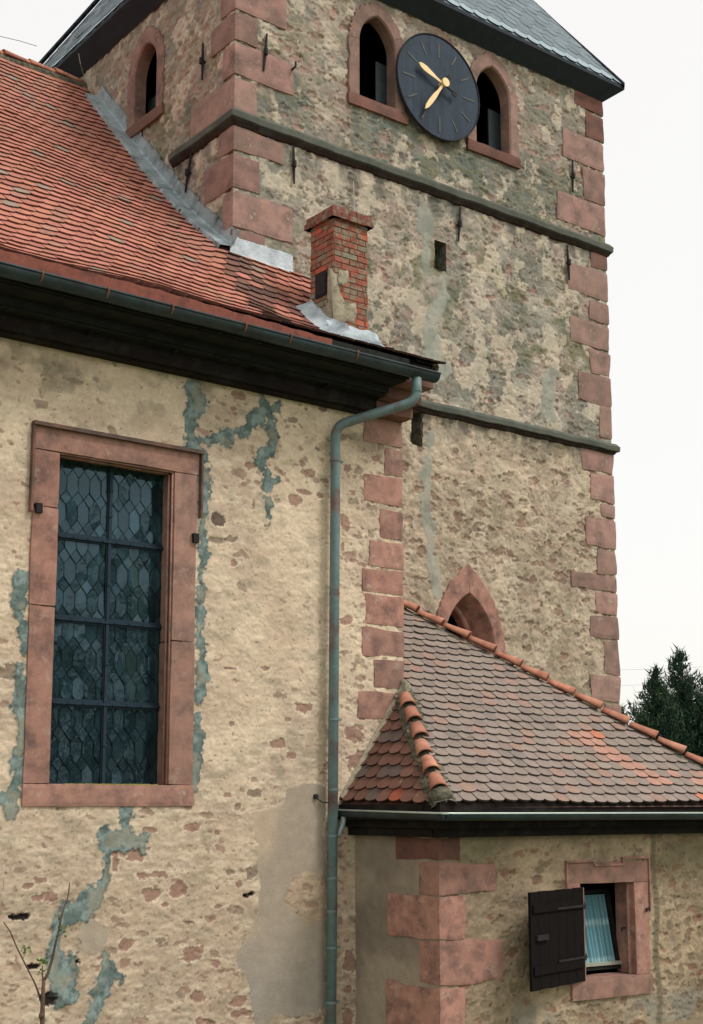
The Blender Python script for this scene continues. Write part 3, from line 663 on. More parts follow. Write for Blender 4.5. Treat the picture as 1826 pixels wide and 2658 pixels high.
# front piece at foot of the tower face
fz = MB(); V = []; n = 10
for i in range(n+1):
    x = XL-.05+(9.22-XL+.05)*i/n; s = s_of_y(YT); b0 = nave_pt(x, s-.10, .03); c = nave_pt(x, s, .05); c[1] = YT-.02; wv = .006*math.sin(i*1.7)
    V += [nave_pt(x, s-.12, .005), b0+vec(0, 0, wv), c, vec(x, YT-.022, c[2]+.20+wv), vec(x, YT-.006, c[2]+.205+wv)]
F = []
for i in range(n):
    for j in range(4): F.append([i*5+j, i*5+j+1, (i+1)*5+j+1, (i+1)*5+j])
fz.add(V, F); fz.build('lead_flashing', M_leadl, nroof)
# ---- chimney
cx0, cx1, cy0, cy1, cz0, cz1 = 8.82, 9.30, 11.62, 12.06, 4.9, 6.50
br = MB(); rb = random.Random(12)
def brick_face(o, d, nrm, Lw, z0, z1, rowh=.0685, bl=.22):
    r = 0; z = z0
    while z < z1-.02:
        x = -(r % 2)*bl/2+rb.uniform(-.01, .01)
        while x < Lw:
            a = max(x, 0)+.005; b_ = min(x+bl, Lw)-.005
            if b_-a > .02:
                hgt = min(rowh-.011, z1-z-.002); pr = .008+rb.uniform(-.006, .006)
                n = float(fbm(np.array(z*3+a), np.array(a*4.), 1.5, 3, 300))
                c = srgb(146, 86, 70)*(1+.5*(rb.random()-.5))
                if rb.random() < .12: c = srgb(140, 112, 98)
                if rb.random() < .08: c = srgb(186, 98, 74)
                if n > .6 and rb.random() < .25: c = srgb(136, 132, 112)
                br.box(o+d*a+Z*z-nrm*.02, d*(b_-a), nrm*(.02+pr), Z*hgt, c)
            x += bl
        z += rowh; r += 1
brick_face(vec(cx0, cy0, 0), vec(1, 0, 0), vec(0, -1, 0), cx1-cx0, cz0, cz1); brick_face(vec(cx0, cy1, 0), vec(0, -1, 0), vec(-1, 0, 0), cy1-cy0, cz0, cz1)
brick_face(vec(cx1, cy0, 0), vec(0, 1, 0), vec(1, 0, 0), cy1-cy0, cz0, cz1)
br.box((cx0+.004, cy0+.004, cz0), (cx1-cx0-.008, 0, 0), (0, cy1-cy0-.008, 0), (0, 0, cz1-cz0), srgb(158, 142, 120))
ch = br.build('chimney', M_brick, nave)
cp = MB(); rb = random.Random(13); e_ = .07
for zz, ee, in ((cz1, .058), (cz1+.072, .04)):
    for side in range(4):
        n = 5
        for k in range(n):
            W_, D_ = cx1-cx0+2*ee, cy1-cy0+2*ee; o0 = vec(cx0-ee, cy0-ee, zz)
            dd = [vec(1, 0, 0), vec(0, 1, 0), vec(-1, 0, 0), vec(0, -1, 0)][side]; oo = o0+[vec(0, 0, 0), vec(W_, 0, 0), vec(W_, D_, 0), vec(0, D_, 0)][side]
            LL = (W_ if side % 2 == 0 else D_)/n; inn = np.cross(Z, dd)
            c = srgb(130, 80, 70)*(1+.4*(rb.random()-.5)); c = c if rb.random() < .8 else srgb(120, 106, 92)
            cp.box(oo+dd*LL*k+inn*rb.uniform(0, .01)+dd*.004, dd*(LL-.008), inn*.12, Z*(.062+rb.uniform(-.004, .004)), c)
cp.box((cx0-.03, cy0-.03, cz1+.002), (cx1-cx0+.06, 0, 0), (0, cy1-cy0+.06, 0), (0, 0, .128), srgb(128, 122, 104)); cp.build('chimney_cap', M_brick, ch)
d = MB(); d.box((cx0-.012, 11.73, 5.63), (0, .2, 0), (-.02, 0, 0), (0, 0, .27)); d.box((cx0-.033, 11.745, 5.65), (0, .17, 0), (-.006, 0, 0), (0, 0, .23)); d.build('soot_door', M_iron, ch)
# patches of mortar on chimney
def blob(name, pts, m, parent, nrm, th=.02, seed=0, par=None):
    pts = [np.asarray(p, float) for p in pts]; c = sum(pts)/len(pts); rr = random.Random(seed); V = []; n = len(pts)*4; ring = []
    for i in range(len(pts)):
        a, b_ = pts[i], pts[(i+1) % len(pts)]
        for k in range(4): ring.append(a+(b_-a)*k/4)
    mb = MB(); R = []
    for i, p in enumerate(ring): j = 1+rr.uniform(-.07, .07); R.append(c+(p-c)*j)
    V = [p-nrm*.004 for p in R]+[c+(p-c)*.86+nrm*th*rr.uniform(.7, 1.2) for p in R]+[c+(p-c)*.4+nrm*th*rr.uniform(.7, 1.3) for p in R]+[c+nrm*th]
    n = len(R); F = [[i, (i+1) % n, (i+1) % n+n, i+n] for i in range(n)]+[[i+n, (i+1) % n+n, (i+1) % n+2*n, i+2*n] for i in range(n)]+[[i+2*n, (i+1) % n+2*n, 3*n] for i in range(n)]
    mb.add(V, F); return mb.build(name, m, parent, smooth=True)
def cpx(x, y): return onY(600+x*.3885, 480+y*.3885, cy0-.012)
blob('mortar_patch', [cpx(*q) for q in ((660, 560), (700, 590), (690, 760), (715, 700), (770, 800), (840, 790), (835, 920), (760, 915), (715, 940), (690, 940))], M_lmortar, ch, vec(0, -1, 0), seed=1, th=.014)
blob('mortar_patch', [cpx(*q) for q in ((725, 570), (780, 570), (790, 640), (750, 680), (710, 660))], M_lmortar, ch, vec(0, -1, 0), seed=2, th=.014)
blob('mortar_patch', [vec(cx0-.012, y, z) for y, z in ((11.63, 5.9), (11.70, 5.95), (11.72, 5.5), (11.82, 5.42), (11.66, 5.2), (11.63, 5.25))], M_lmortar, ch, vec(-1, 0, 0), seed=3, th=.012)
# chimney lead apron
ap = MB(); V = []; n = 14
sA, sB = s_of_y(11.36), s_of_y(12.12)
for i in range(n+1):
    s = sA+(sB-sA)*i/n; wob = .012*math.sin(i*2.3)
    V += [nave_pt(cx0-.20+wob, s, .045), nave_pt(cx0-.11, s, .10+.012*math.sin(i*1.7)), nave_pt(cx0-.03, s, .15), vec(cx0-.016, prof_at(s)[0], nave_pt(cx0, s, 0)[2]+.22+wob)]
F = []
for i in range(n):
    for j in range(3): F.append([i*4+j, (i+1)*4+j, (i+1)*4+j+1, i*4+j+1])
ap.add(V, F); ap.build('lead_apron', M_leadl, ch, smooth=True)
ap = MB(); V = []
for i in range(7):
    x = cx0-.12+(cx1+.12-cx0+.12)*i/6; s = s_of_y(11.62); V += [nave_pt(x, s-.20+.02*math.sin(i*2.), .045), nave_pt(x, s-.1, .07), nave_pt(x, s-.03, .09), vec(x, cy0-.02, nave_pt(x, s, 0)[2]+.17+.02*math.sin(i*3))]
F = []
for i in range(6):
    for j in range(3): F.append([i*4+j, i*4+j+1, (i+1)*4+j+1, (i+1)*4+j])
ap.add(V, F); ap.build('lead_apron', M_lead, ch, smooth=True)

# ---- eaves: gutter, boards, cornice
gA, gB = vec(-4, 10.52, 4.49), vec(9.345, 10.52, 4.48)
def gutter(name, A, B, r, m, parent, th=.006, rimr=.012, n=30, sag=.0):
    A, B = np.asarray(A, float), np.asarray(B, float); d = unit(B-A); sd = unit(np.cross(d, Z)); mb = MB(); V = []
    for i in range(n+1):
        p = A+(B-A)*i/n+Z*sag*math.sin(i*1.9)
        for j in range(11):
            a = math.pi*j/10; V.append(p+sd*math.cos(a)*r-Z*math.sin(a)*r)
        for j in range(11):
            a = math.pi*j/10; V.append(p+sd*math.cos(a)*(r-th)-Z*math.sin(a)*(r-th))
    F = []
    for i in range(n):
        o1, o2 = i*22, (i+1)*22
        for j in range(10): F.append([o1+j, o2+j, o2+j+1, o1+j+1]); F.append([o1+11+j, o1+12+j, o2+12+j, o2+11+j])
        F.append([o1, o1+11, o2+11, o2]); F.append([o1+10, o2+10, o2+21, o1+21])
    for o1 in (0, n*22):
        F.append([o1+j for j in range(11)])
    mb.add(V, F); mb.tube([A+sd*r+Z*sag*0, B+sd*r], rimr, 8); return mb
gm = gutter('gutter', gA, gB, .085, M_zincd, nave, sag=.003)
ng = gm.build('gutter', M_zincd, nave, smooth=True)
for px_ in (111, 282, 450, 640, 757, 930):
    x = onY(px_, 691+px_*.249, 10.43)[0]; b = MB(); sdv = vec(0, -1, 0)
    b.tube([vec(x, 10.52, 4.48)+vec(0, -math.cos(a)*.092, -math.sin(a)*.092+.004) for a in np.linspace(0, math.pi*.28, 6)], .009, 6)
    b.box((x-.012, 10.42, 4.48), (.024, 0, 0), (0, .03, 0), (0, 0, .02)); b.build('gutter_bracket', M_rust, ng)
eb = MB()      # boxed eaves: soffit boards and mouldings, dark
xe = 9.03
eb.box((-4, 10.60, 4.40), (xe+.02+4, 0, 0), (0, .03, 0), (0, 0, .22))
eb.box((-4, 10.63, 4.38), (xe+4, 0, 0), (0, .26, 0), (0, 0, .03)); 
eb.box((-4, 10.86, 4.30), (xe-.05+4, 0, 0), (0, .05, 0), (0, 0, .12))
eb.box((-4, 10.90, 4.275), (xe-.07+4, 0, 0), (0, .2, 0), (0, 0, .035))
eb.build('eaves_board', M_woodg, nave)
em = MB(); em.box((-4, 11.02, 4.13), (xe-.02+4, 0, 0), (0, .178, 0), (0, 0, .15)); em.box((-4, 11.07, 4.11), (xe-.06+4, 0, 0), (0, .128, 0), (0, 0, .022))
for x in np.arange(-3.5, 9, .9): em.box((x, 10.9, 4.24), (.012, 0, 0), (0, .12, 0), (0, 0, .03))
em.build('cornice', M_wood, nave)
for i, (ya, za, h) in enumerate(((11.0, 4.12, .13), (10.86, 4.25, .13), (10.66, 4.38, .16))):
    rough_box('corner_stone', (xe-.1+.03*i, ya, za), (XN+.01-xe+.1-.03*i, 0, 0), (0, YN-ya+.1, 0), (0, 0, h), M_sandd, nave, res=.05, seed=40+i, edge=.004, rnd=.02)
# red clay eaves course just above the gutter
rc = MB(); V = []; n = 120
for i in range(n+1):
    x = -4+(8.0+4)*i/n; q_ = .655-.05*max(0, (x-6)/2); V += [(x, 10.595, 4.47), (x, 10.575, 4.47), (x, 10.565, 4+q_+.006*math.sin(i*1.9)), (x, 10.62, 4.01+q_)]
rc.add(V, [[i*4+j, i*4+4+j, i*4+5+j, i*4+1+j] for i in range(n) for j in range(3)])
rc.build('eaves_course', mat('red_eaves_clay', srgb(132, 78, 64), var=.25, scale=14, second=srgb(84, 54, 48), sfac=(.52, .7), sscale=5, bump=.3), nave)
# tile battens / filler under tile ends
ft = MB(); ft.box((-4, 10.64, 4.56), (13.46, 0, 0), (0, .5, 0), (0, 0, .05)); ft.box((9.2, 10.66, 4.61), (.26, 0, 0), (0, .5, 0), (0, 0, .06)); ft.build('eaves_filler', M_wood, nave)
# downpipe
pY = 11.09
pp = smooth_path([vec(9.08, 10.52, 4.40), vec(9.08, 10.52, 4.15), vec(8.44, pY, 3.90), vec(8.44, pY, 3.2), vec(8.385, pY, GZ)], .13)
dp = MB(); dp.tube(pp, .052, 16); dpo = dp.build('downpipe', M_pipe, nave, smooth=True); dpo['label'] = 'long grey-green zinc downpipe with bent top'
for px_y in (1194, 1540, 1868, 2050, 2170, 2280, 2365, 2460, 2602):
    z = onY(865, px_y, pY)[2]; x = np.interp(z, [GZ, 3.2, 3.9], [8.385, 8.44, 8.44]); r = .060 if px_y in (1194, 1868, 2460, 2602) else .0555
    b = MB(); b.tube([(x, pY, z-.012), (x, pY, z+.012)], r, 16)
    if r > .058: b.box((x+.05, pY-.012, z-.01), (.05, 0, 0), (0, .12, 0), (0, 0, .02))
    b.build('pipe_collar', M_pipe, dpo)
b = MB(); b.tube([(9.08, 10.52, 4.25), (9.08, 10.52, 4.27)], .058, 16); b.build('pipe_collar', M_pipe, dpo)
z = onY(842, 2068, YN)[2]; b = MB(); b.tube([(8.27, YN+.01, z), (8.27, YN-.03, z)], .025, 12); b.tube([(8.27, YN-.03, z-.02), (8.33, YN-.06, z-.06), (8.40, pY-.05, z-.06)], .006, 6); b.build('pipe_hook', M_iron, dpo)
# ================================================================== TOWER
T_ST = [srgb(158, 118, 106), srgb(142, 122, 104), srgb(112, 98, 86), srgb(172, 132, 116)]
def tower_shade_core(u, v, side=False):
    wx = u+.18*(fbm(u, v, 4, 4, 403)-.5); wz = v+.14*(fbm(u, v, 4, 4, 404)-.5)
    n = fbm(u, v, 1.6, 5, 410); n2 = fbm(u, v*1.4, 9, 5, 411); n3 = fbm(u, v, 28, 3, 412)
    up = sm(8.0, 8.3, v); lowz = sm(5.2, 4.9, v)
    base = mix(srgb(170, 160, 146), srgb(140, 135, 124), sm(.35, .65, n))
    base = mix(base, mix(srgb(164, 152, 138), srgb(134, 128, 118), sm(.35, .65, n)), up)
    base = mix(base, mix(srgb(190, 174, 150), srgb(164, 150, 128), sm(.3, .7, n)), lowz)
    C = base*(1+(n2-.5)*.5)[..., None]*(1+(n3-.5)*.28)[..., None]
    H = (n2-.5)*.026+(n3-.5)*.016+(fbm(u, v, 2, 3, 415)-.5)*.012
    # every stone of the rubble shows faintly through the skim
    f1, f2, cid = voro(wx/.26+3, wz/.12+77, 425); jn = sm(.10, .02, f2-f1)
    C = C*(1+.42*(cid-.5)*(1-jn))[..., None]; C = mix(C, mix(srgb(158, 128, 116), srgb(150, 140, 122), sm(.3, .6, h2(np.floor(cid*613), np.floor(cid*211), 8))), (1-jn)*.5*(1-.4*lowz)*sm(.35, .6, fbm(u, v, 2.5, 4, 426)))
    C = mix(C, srgb(190, 182, 162), jn*.38); C = C*(1-.22*sm(.55, .75, fbm(u, v, 14, 4, 427)))[..., None]; H = H-jn*.005
    dens = .34+.2*up-.05*lowz+.3*lowz*sm(.7, .2, np.abs(v-3.4))+(.25 if side else 0)
    f1, f2, cid = voro(wx/.2+40, wz/.105+9, 431)
    e = .47*np.clip((dens-cid)/dens+.35, 0, 1)-f1+(fbm(u, v, 16, 4, 435)-.5)*.7; s = sm(-.02, .06, e)*(cid < dens)
    rim = sm(-.2, -.03, e)*(1-s)*(cid < dens)
    k = h2(np.floor(cid*977), np.floor(cid*331), 3); sc = mix(mix(T_ST[0], T_ST[1], sm(.3, .5, k)), T_ST[2], sm(.65, .9, k)); sc = mix(sc, T_ST[3], up*.5)
    sc = mix(sc, srgb(118, 96, 78), lowz*.6)
    sc = sc*(.72+.55*fbm(u, v, 18, 4, 437))[..., None]
    C = mix(C, srgb(200, 192, 172), rim*.25); C = mix(C, sc, s*.62); H = H-s*.012+rim*.006
    # pits between stones
    f1, f2, cid = voro(wx/.07, wz/.045+50, 451); k = sm(.0, .14, .28-f1)*(cid < .10); C = mix(C, srgb(98, 84, 70), k*.75); H -= k*.014
    # grey lime skim, algae
    gs = fbm(u+3, v*.8, 1.5, 6, 460, .58)
    gk = sm(.46, .56, gs)*(1-lowz)*.8; C = mix(C, mix(srgb(132, 136, 124), srgb(112, 120, 110), sm(.4, .6, n2)), gk*.42)
    al = fbm(u-5, v*1.2, 3.2, 6, 465, .6); band = np.maximum.reduce([sm(.75, .15, np.abs(v-6.75)-.35)*sm(9.2, 10.4, u if not side else u*0+10.5), sm(.5, .1, np.abs(v-8.65)-.2)*1.25, .35*sm(4.6, 5.6, v), .5*sm(2.6, 1.2, v)])
    ak = sm(.47, .62, al)*np.clip(band, 0, 1); C = mix(C, mix(srgb(112, 112, 82), srgb(96, 104, 90), sm(.4, .6, n)), ak*.68)
    g2 = sm(8.25, 8.4, v)*sm(9.15, 8.85, v)*sm(.34, .56, fbm(u, v, 2.6, 5, 467))*(0 if side else 1); C = mix(C, mix(srgb(104, 114, 108), srgb(118, 118, 96), sm(.4, .6, n2)), g2*.62)
    # surviving cream plaster
    pl = fbm(u+11, v*.9+3, 3.6, 7, 470, .66)+.05*(n2-.5)
    zone = np.maximum.reduce([sm(.6, 0, np.abs(v-7.55)-.3), sm(.6, 0, np.abs(v-5.75)-.5), .4*sm(9.0, 9.6, v), .3*lowz])
    th = .625-.115*zone; ps = sm(th, th+.03, pl); pr = sm(th-.02, th, pl)*(1-ps)
    pc = mix(srgb(216, 202, 180), srgb(192, 180, 158), sm(.4, .7, n2))*(1+(n3-.5)*.2)[..., None]
    C = mix(C, srgb(110, 98, 84), pr*.35*(1-lowz)); C = mix(C, pc, ps*(.54-.2*lowz)); H += ps*.010*(1-.6*lowz)
    if not side:      # runs of dirt below the belfry sills
        for xc in (10.2, 10.9, 12.3, 13.1): C = mix(C, srgb(92, 94, 86), sm(.22, .0, np.abs(u-xc+.03*np.sin(v*6)))*sm(8.2, 8.6, v)*sm(8.95, 8.8, v)*.45*sm(.3, .6, fbm(u, v*.2, 9, 3, 481)))
    # dark seep under the string courses
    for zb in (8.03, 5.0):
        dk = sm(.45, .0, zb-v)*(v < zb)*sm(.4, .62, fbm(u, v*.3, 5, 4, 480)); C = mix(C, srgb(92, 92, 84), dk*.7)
    return H, C
def tower_shade(u, v):
    H, C = tower_shade_core(u, v)
    # smooth grey filled cracks
    for l in (pz([(1150, 715, .1), (1150, 770, .16), (1120, 830, .22), (1115, 900, .3), (1140, 960, .35)], YT), pz([(1120, 1130, .12), (1105, 1230, .16), (1110, 1330, .16), (1120, 1440, .2), (1135, 1540, .14)], YT),
              pz([(1437, 970, .2), (1420, 1020, .26), (1428, 1080, .18)], YT), pz([(1100, 560, .3), (1108, 640, .14), (1112, 700, .1)], YT)):
        d = poly_d(u, v, l)+(fbm(u, v, 6, 4, 490)-.5)*.22; s = sm(.02, -.02, d); C = mix(C, mix(srgb(160, 162, 150), srgb(136, 142, 132), sm(.4, .6, fbm(u, v, 5, 4, 491))), s*.75); H = H*(1-s*.8)+s*.006
    e = np.minimum(sm(0, .06, u-XL), sm(0, .06, XR-u)); return np.minimum(H, .010)*e, C
def tower_shade_side(u, v):     # u = Y
    H, C = tower_shade_core(u+31, v, True); return np.minimum(H, .010)*sm(0, .06, u-YT), C
def arch_pts(xc, hw, z0, zs, za, n=9):
    h = za-zs; R = (h*h+hw*hw)/(2*hw) if h > hw else None; P = [(xc-hw, z0), (xc-hw, (z0+zs)/2), (xc-hw, zs)]
    L = []
    for k in range(1, n+1):
        if R: am = math.asin(min(1, h/R)); a = am*k/n; L.append((xc-hw+R-R*math.cos(a), zs+R*math.sin(a)))
        else: a = math.pi/2*k/n; L.append((xc-hw*math.cos(a), zs+h*math.sin(a)))
    P += L; P += [(2*xc-x, z) for x, z in reversed(L[:-1])]+[(xc+hw, zs), (xc+hw, (z0+zs)/2), (xc+hw, z0)]
    return P
def arch_hole(xc, hw, z0, zs, za): 
    P = arch_pts(xc, hw, z0, zs, za); return lambda u, v: in_poly(u, v, P)
def arch_frame(name, parent, pm, xc, hw, hwo, z0, zs, za, zao, proud, depth, m, splay=0., seed=0, label=None, zs_o=None, joints=True):
    """pm(u, z, d): plane map, d = depth into the wall"""
    I = arch_pts(xc, hw, z0, zs, za); O = arch_pts(xc, hwo, z0, zs_o or zs, zao); I2 = arch_pts(xc-splay*.25, hw-splay, z0+splay*.4, zs-splay*.3, za-splay*1.2)
    rr = random.Random(seed); n = len(I); V = []; F = []
    def fine(P, k=3):
        out = []
        for i in range(len(P)-1):
            for j in range(k): t = j/k; out.append((P[i][0]*(1-t)+P[i+1][0]*t, P[i][1]*(1-t)+P[i+1][1]*t))
        out.append(P[-1]); return out
    I, O, I2 = fine(I), fine(O), fine(I2); n = len(I)
    for i in range(n):
        jo = rr.uniform(-.02, .02); ox, oz = O[i]; ix, iz = I[i]; d = unit((ox-ix, oz-iz)); ox += d[0]*jo; oz += d[1]*jo
        rows = [(ox, oz, .03), (ox, oz, -proud+.006), (ox-d[0]*.01, oz-d[1]*.01, -proud), (ix+(ox-ix)*.5, iz+(oz-iz)*.5, -proud-.003*rr.random()), (ix+d[0]*.02, iz+d[1]*.02, -proud), (ix, iz, -proud+.02), (ix*.5+I2[i][0]*.5, iz*.5+I2[i][1]*.5, depth*.5), (I2[i][0], I2[i][1], depth)]
        V += [pm(*q) for q in rows]
    k = 8
    for i in range(n-1):
        for j in range(k-1): F.append([i*k+j, i*k+j+1, (i+1)*k+j+1, (i+1)*k+j])
    o = build(name, V, F, m, parent, label=label)
    if joints:
        for i in (6, 15, n//2, n-16, n-7):
            J = MB()
            a, b = V[i*k+2], V[i*k+4]; out = unit(pm(0, 0, -1)-pm(0, 0, 0)); t = unit(np.cross(b-a, out))*.004
            J.add([a+out*.0015-t, b+out*.0015-t, b+out*.0015+t, a+out*.0015+t], [[0, 1, 2, 3]])
            J.build('stone_joint', M_sandd, o)
    return o
pmF = lambda u, z, d: vec(u, YT+d, z)
pmL = lambda u, z, d: vec(XL+d, u, z)
BW = [(10.575, .30), (12.67, .32)]
holes = [arch_hole(x, h+.06, 9.0, 9.86, 10.33) for x, h in BW]
holes += [arch_hole(12.09, .52, .9, 1.95, 2.82), lambda u, v: (np.abs(u-11.66) < .10) & (v > 7.02) & (v < 7.42), lambda u, v: (np.abs(u-11.22) < .095) & (v > 4.54) & (v < 4.99)]
ex = quad_extra([(XL, YT, GZ), (XR, YT, GZ), (XR, YT, .5), (XL, YT, .5)], [(XR, YT, GZ), (XR, YB, GZ), (XR, YB, ZE_T+.2), (XR, YT, ZE_T+.2)], [(XR, YB, GZ), (XL, YB, GZ), (XL, YB, ZE_T+.2), (XR, YB, ZE_T+.2)], [(XL, YT, GZ), (XL, YB, GZ), (XL, YB, 5.5), (XL, YT, 5.5)])
wall_grid('wall', vec(0, YT, 0), vec(1, 0, 0), vec(0, -1, 0), XL, XR, .5, ZE_T+.2, .0145, holes, tower_shade, tower, extra=ex)
HLW = (15.19, .31)
wall_grid('wall', vec(XL, 0, 0), vec(0, 1, 0), vec(-1, 0, 0), YT, YB, 5.5, ZE_T+.2, .018, [arch_hole(HLW[0], .37, 8.98, 9.75, 10.2)], tower_shade_side, tower)
# belfry windows
def belfry(pm, xc, hw, hwo, z0, zs, za, zao, seed, label):
    w = arch_frame('belfry_window', tower, pm, xc, hw, hwo, z0, zs, za, zao, .03, .16, M_sandt, seed=seed, label=label, joints=True)
    o0 = pm(xc-hwo-.02, z0-.16, -.045); a = pm(xc+hwo+.02, z0-.16, -.045)-o0; b = pm(xc-hwo-.02, z0-.16, .42)-o0
    rough_box('sill', o0, a, b, Z*.165, M_sandd, w, res=.05, seed=seed, edge=.02)
    r = MB(); P8 = [pm(xc-hw-.05, z0-.1, .21), pm(xc+hw+.6, z0-.1, .21), pm(xc+hw+1.2, z0-.1, 1.3), pm(xc-hw-.05, z0-.1, 1.3)]; P8 += [p+Z*1.7 for p in P8]
    r.add(P8, [[0, 1, 2, 3], [4, 5, 6, 7], [1, 2, 6, 5], [2, 3, 7, 6], [3, 0, 4, 7]]); r.build('dark_opening', M_dark, w)
    s = MB(); sl_ = .82 if pm is pmF else 1.7; bo = sl_*.36; ba, bb = (-.02, .26) if pm is pmF else (-.26, -.0); o0 = pm(xc+bo+ba, z0-.05, .36); s.box(o0, pm(xc+bo+bb, z0-.05, .37)-o0, pm(xc+bo+ba+.01, z0-.05, .39)-o0, Z*(zs-z0+(.12 if pm is pmF else .0))); s.build('sound_board', M_sound, w)
    return w
belfry(pmF, 10.575, .30, .48, 9.05, 9.84, 10.27, 10.47, 1, 'pointed belfry opening left of the clock')
belfry(pmF, 12.67, .32, .49, 9.05, 9.84, 10.29, 10.50, 2, 'pointed belfry opening half behind the clock')
belfry(pmL, HLW[0], .30, .48, 9.05, 9.72, 10.12, 10.36, 3, 'pointed belfry opening on the shaded left face')
# lower pointed window
lwd = arch_frame('pointed_window', tower, pmF, 12.08, .44, .63, .9, 1.95, 2.68, 3.06, .025, .24, M_sand, splay=.10, seed=7, label='pointed arch window above the annex roof')
I = arch_frame('inner_arch', lwd, lambda u, z, d: pmF(u, z, d+.235), 12.055, .29, .42, .9, 1.90, 2.50, 2.66, 0, .14, M_sand, seed=8, joints=False)
r = MB(); r.box((11.4, YT+.9, .8), (1.3, 0, 0), (0, .02, 0), (0, 0, 2.2)); r.build('dark_opening', M_dark, lwd)
# loopholes
for xc, z0, z1, lab in ((11.66, 7.02, 7.42, 'slit opening below the upper string course'), (11.22, 4.54, 4.99, 'slit opening under the lower string course')):
    b = MB(); w = .10
    P = [vec(xc-w, YT-.004, z0), vec(xc+w, YT-.004, z0), vec(xc+w, YT-.004, z1), vec(xc-w, YT-.004, z1)]; Q = [vec(xc-.07, YT+.5, z0+.1), vec(xc+.03, YT+.5, z0+.1), vec(xc+.03, YT+.5, z1-.02), vec(xc-.07, YT+.5, z1-.02)]
    b.add(P+Q, [[0, 4, 5, 1], [1, 5, 6, 2], [2, 6, 7, 3], [3, 7, 4, 0]]); lo = b.build('loophole', M_mortar, tower, label=lab)
    c = MB(); c.add([q+vec(0, .0, 0) for q in Q], [[0, 1, 2, 3]]); c.box(Q[0]-vec(.1, 0, .1), (.4, 0, 0), (0, .1, 0), (0, 0, .8)); c.build('dark_opening', M_dark, lo)
# string courses
def string_course(name, z_u, z_n0, z_n1, z_t, pr, front, left, seed):
    rr = random.Random(seed); path = []
    if left: path += [((XL, y), (-1, 0)) for y in np.linspace(left, YT+.25, 10)]
    xs_ = np.linspace(front, XR, 60)
    if left: path += [((XL, YT), (-1, -1))]; xs_ = xs_[1:]
    path += [((x, YT), (0, -1)) for x in xs_[:-1]]+[((XR, YT), (1, -1)), ((XR, YT+.5), (1, 0))]
    prof_ = [(0, z_u), (pr*.35, z_u+.012), (pr*.6, z_u+.045), (pr*.92, z_n0-.01), (pr, z_n0), (pr+.004, z_n1), (pr*.55, z_n1+.05), (0, z_t), (-.05, z_t)]
    V = []; k = len(prof_)
    for i, ((x, y), (nx_, ny)) in enumerate(path):
        w = .004*math.sin(i*.7+seed)+rr.uniform(-.005, .005)
        for (d, z) in prof_:
            V.append((x+nx_*(d+(w*.6 if d > .05 else 0)), y+ny*(d+(w*.6 if d > .05 else 0)), z+w*.7))
    F = []
    for i in range(len(path)-1):
        for j in range(k-1): F.append([i*k+j, (i+1)*k+j, (i+1)*k+j+1, i*k+j+1])
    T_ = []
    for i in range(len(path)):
        for j in range(k): T_.append(srgb(58, 46, 42) if j < 3 else (srgb(66, 68, 64) if j == 3 else srgb(96, 99, 90)))  # underside tones dark: soot crust, with the ledge's own shade painted in
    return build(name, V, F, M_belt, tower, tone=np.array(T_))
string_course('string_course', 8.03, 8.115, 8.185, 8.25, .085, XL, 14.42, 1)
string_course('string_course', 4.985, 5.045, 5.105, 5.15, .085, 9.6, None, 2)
# corner stones, near left corner
for i, (y0_, y1_, xl, xr) in enumerate(((-60, 23, 577, 744), (27, 103, 550, 668), (106, 193, 582, 761), (196, 287, 497, 666), (323, 391, 571, 738), (394, 490, 534, 672), (493, 590, 581, 759), (592, 630, 600, 687))):
    z1 = onY(610, y0_, YT)[2]; z0 = onY(610, y1_, YT)[2]; ym = (y0_+y1_)/2
    wR = onY(xr, ym+(xr-610)*.35, YT)[0]-XL; wL = onX(xl, ym+(610-xl)*.7, XL)[1]-YT
    rough_box('corner_stone', (XL-.022, YT-.022, z0+.008), (wR+.022, 0, 0), (0, wL+.022, 0), (0, 0, z1-z0-.016), M_sandt, tower, res=.055, rnd=.018, amp=.006, seed=50+i, edge=.05, prot=True)
for i, (y0_, y1_, xl) in enumerate(((255, 303, 1492), (305, 372, 1522), (374, 448, 1461), (451, 536, 1514), (538, 614, 1445), (652, 705, 1533), (708, 786, 1473), (788, 845, 1530), (847, 914, 1478), (916, 982, 1530), (984, 1056, 1501), (1058, 1140, 1555),
                                  (1175, 1234, 1508), (1236, 1308, 1533), (1310, 1348, 1560), (1350, 1428, 1521), (1430, 1497, 1550), (1499, 1537, 1481), (1540, 1600, 1544), (1602, 1663, 1531), (1665, 1754, 1567), (1757, 1823, 1533), (1826, 1900, 1571))):
    xe_ = 1560+(y0_-260)*.031; z1 = onY(xe_, y0_, YT)[2]; z0 = onY(xe_, y1_, YT)[2]; x0 = onY(xl, (y0_+y1_)/2-6, YT)[0]
    dpt = .75-.5*min(1, (XR-x0)/.9)+.15
    rough_box('corner_stone', (x0, YT-.02, z0+.008), (XR+.02-x0, 0, 0), (0, dpt, 0), (0, 0, z1-z0-.016), M_sandt if i not in (0, 1, 5) else M_sandd, tower, res=.055, rnd=.022, amp=.007, seed=80+i, edge=.06)
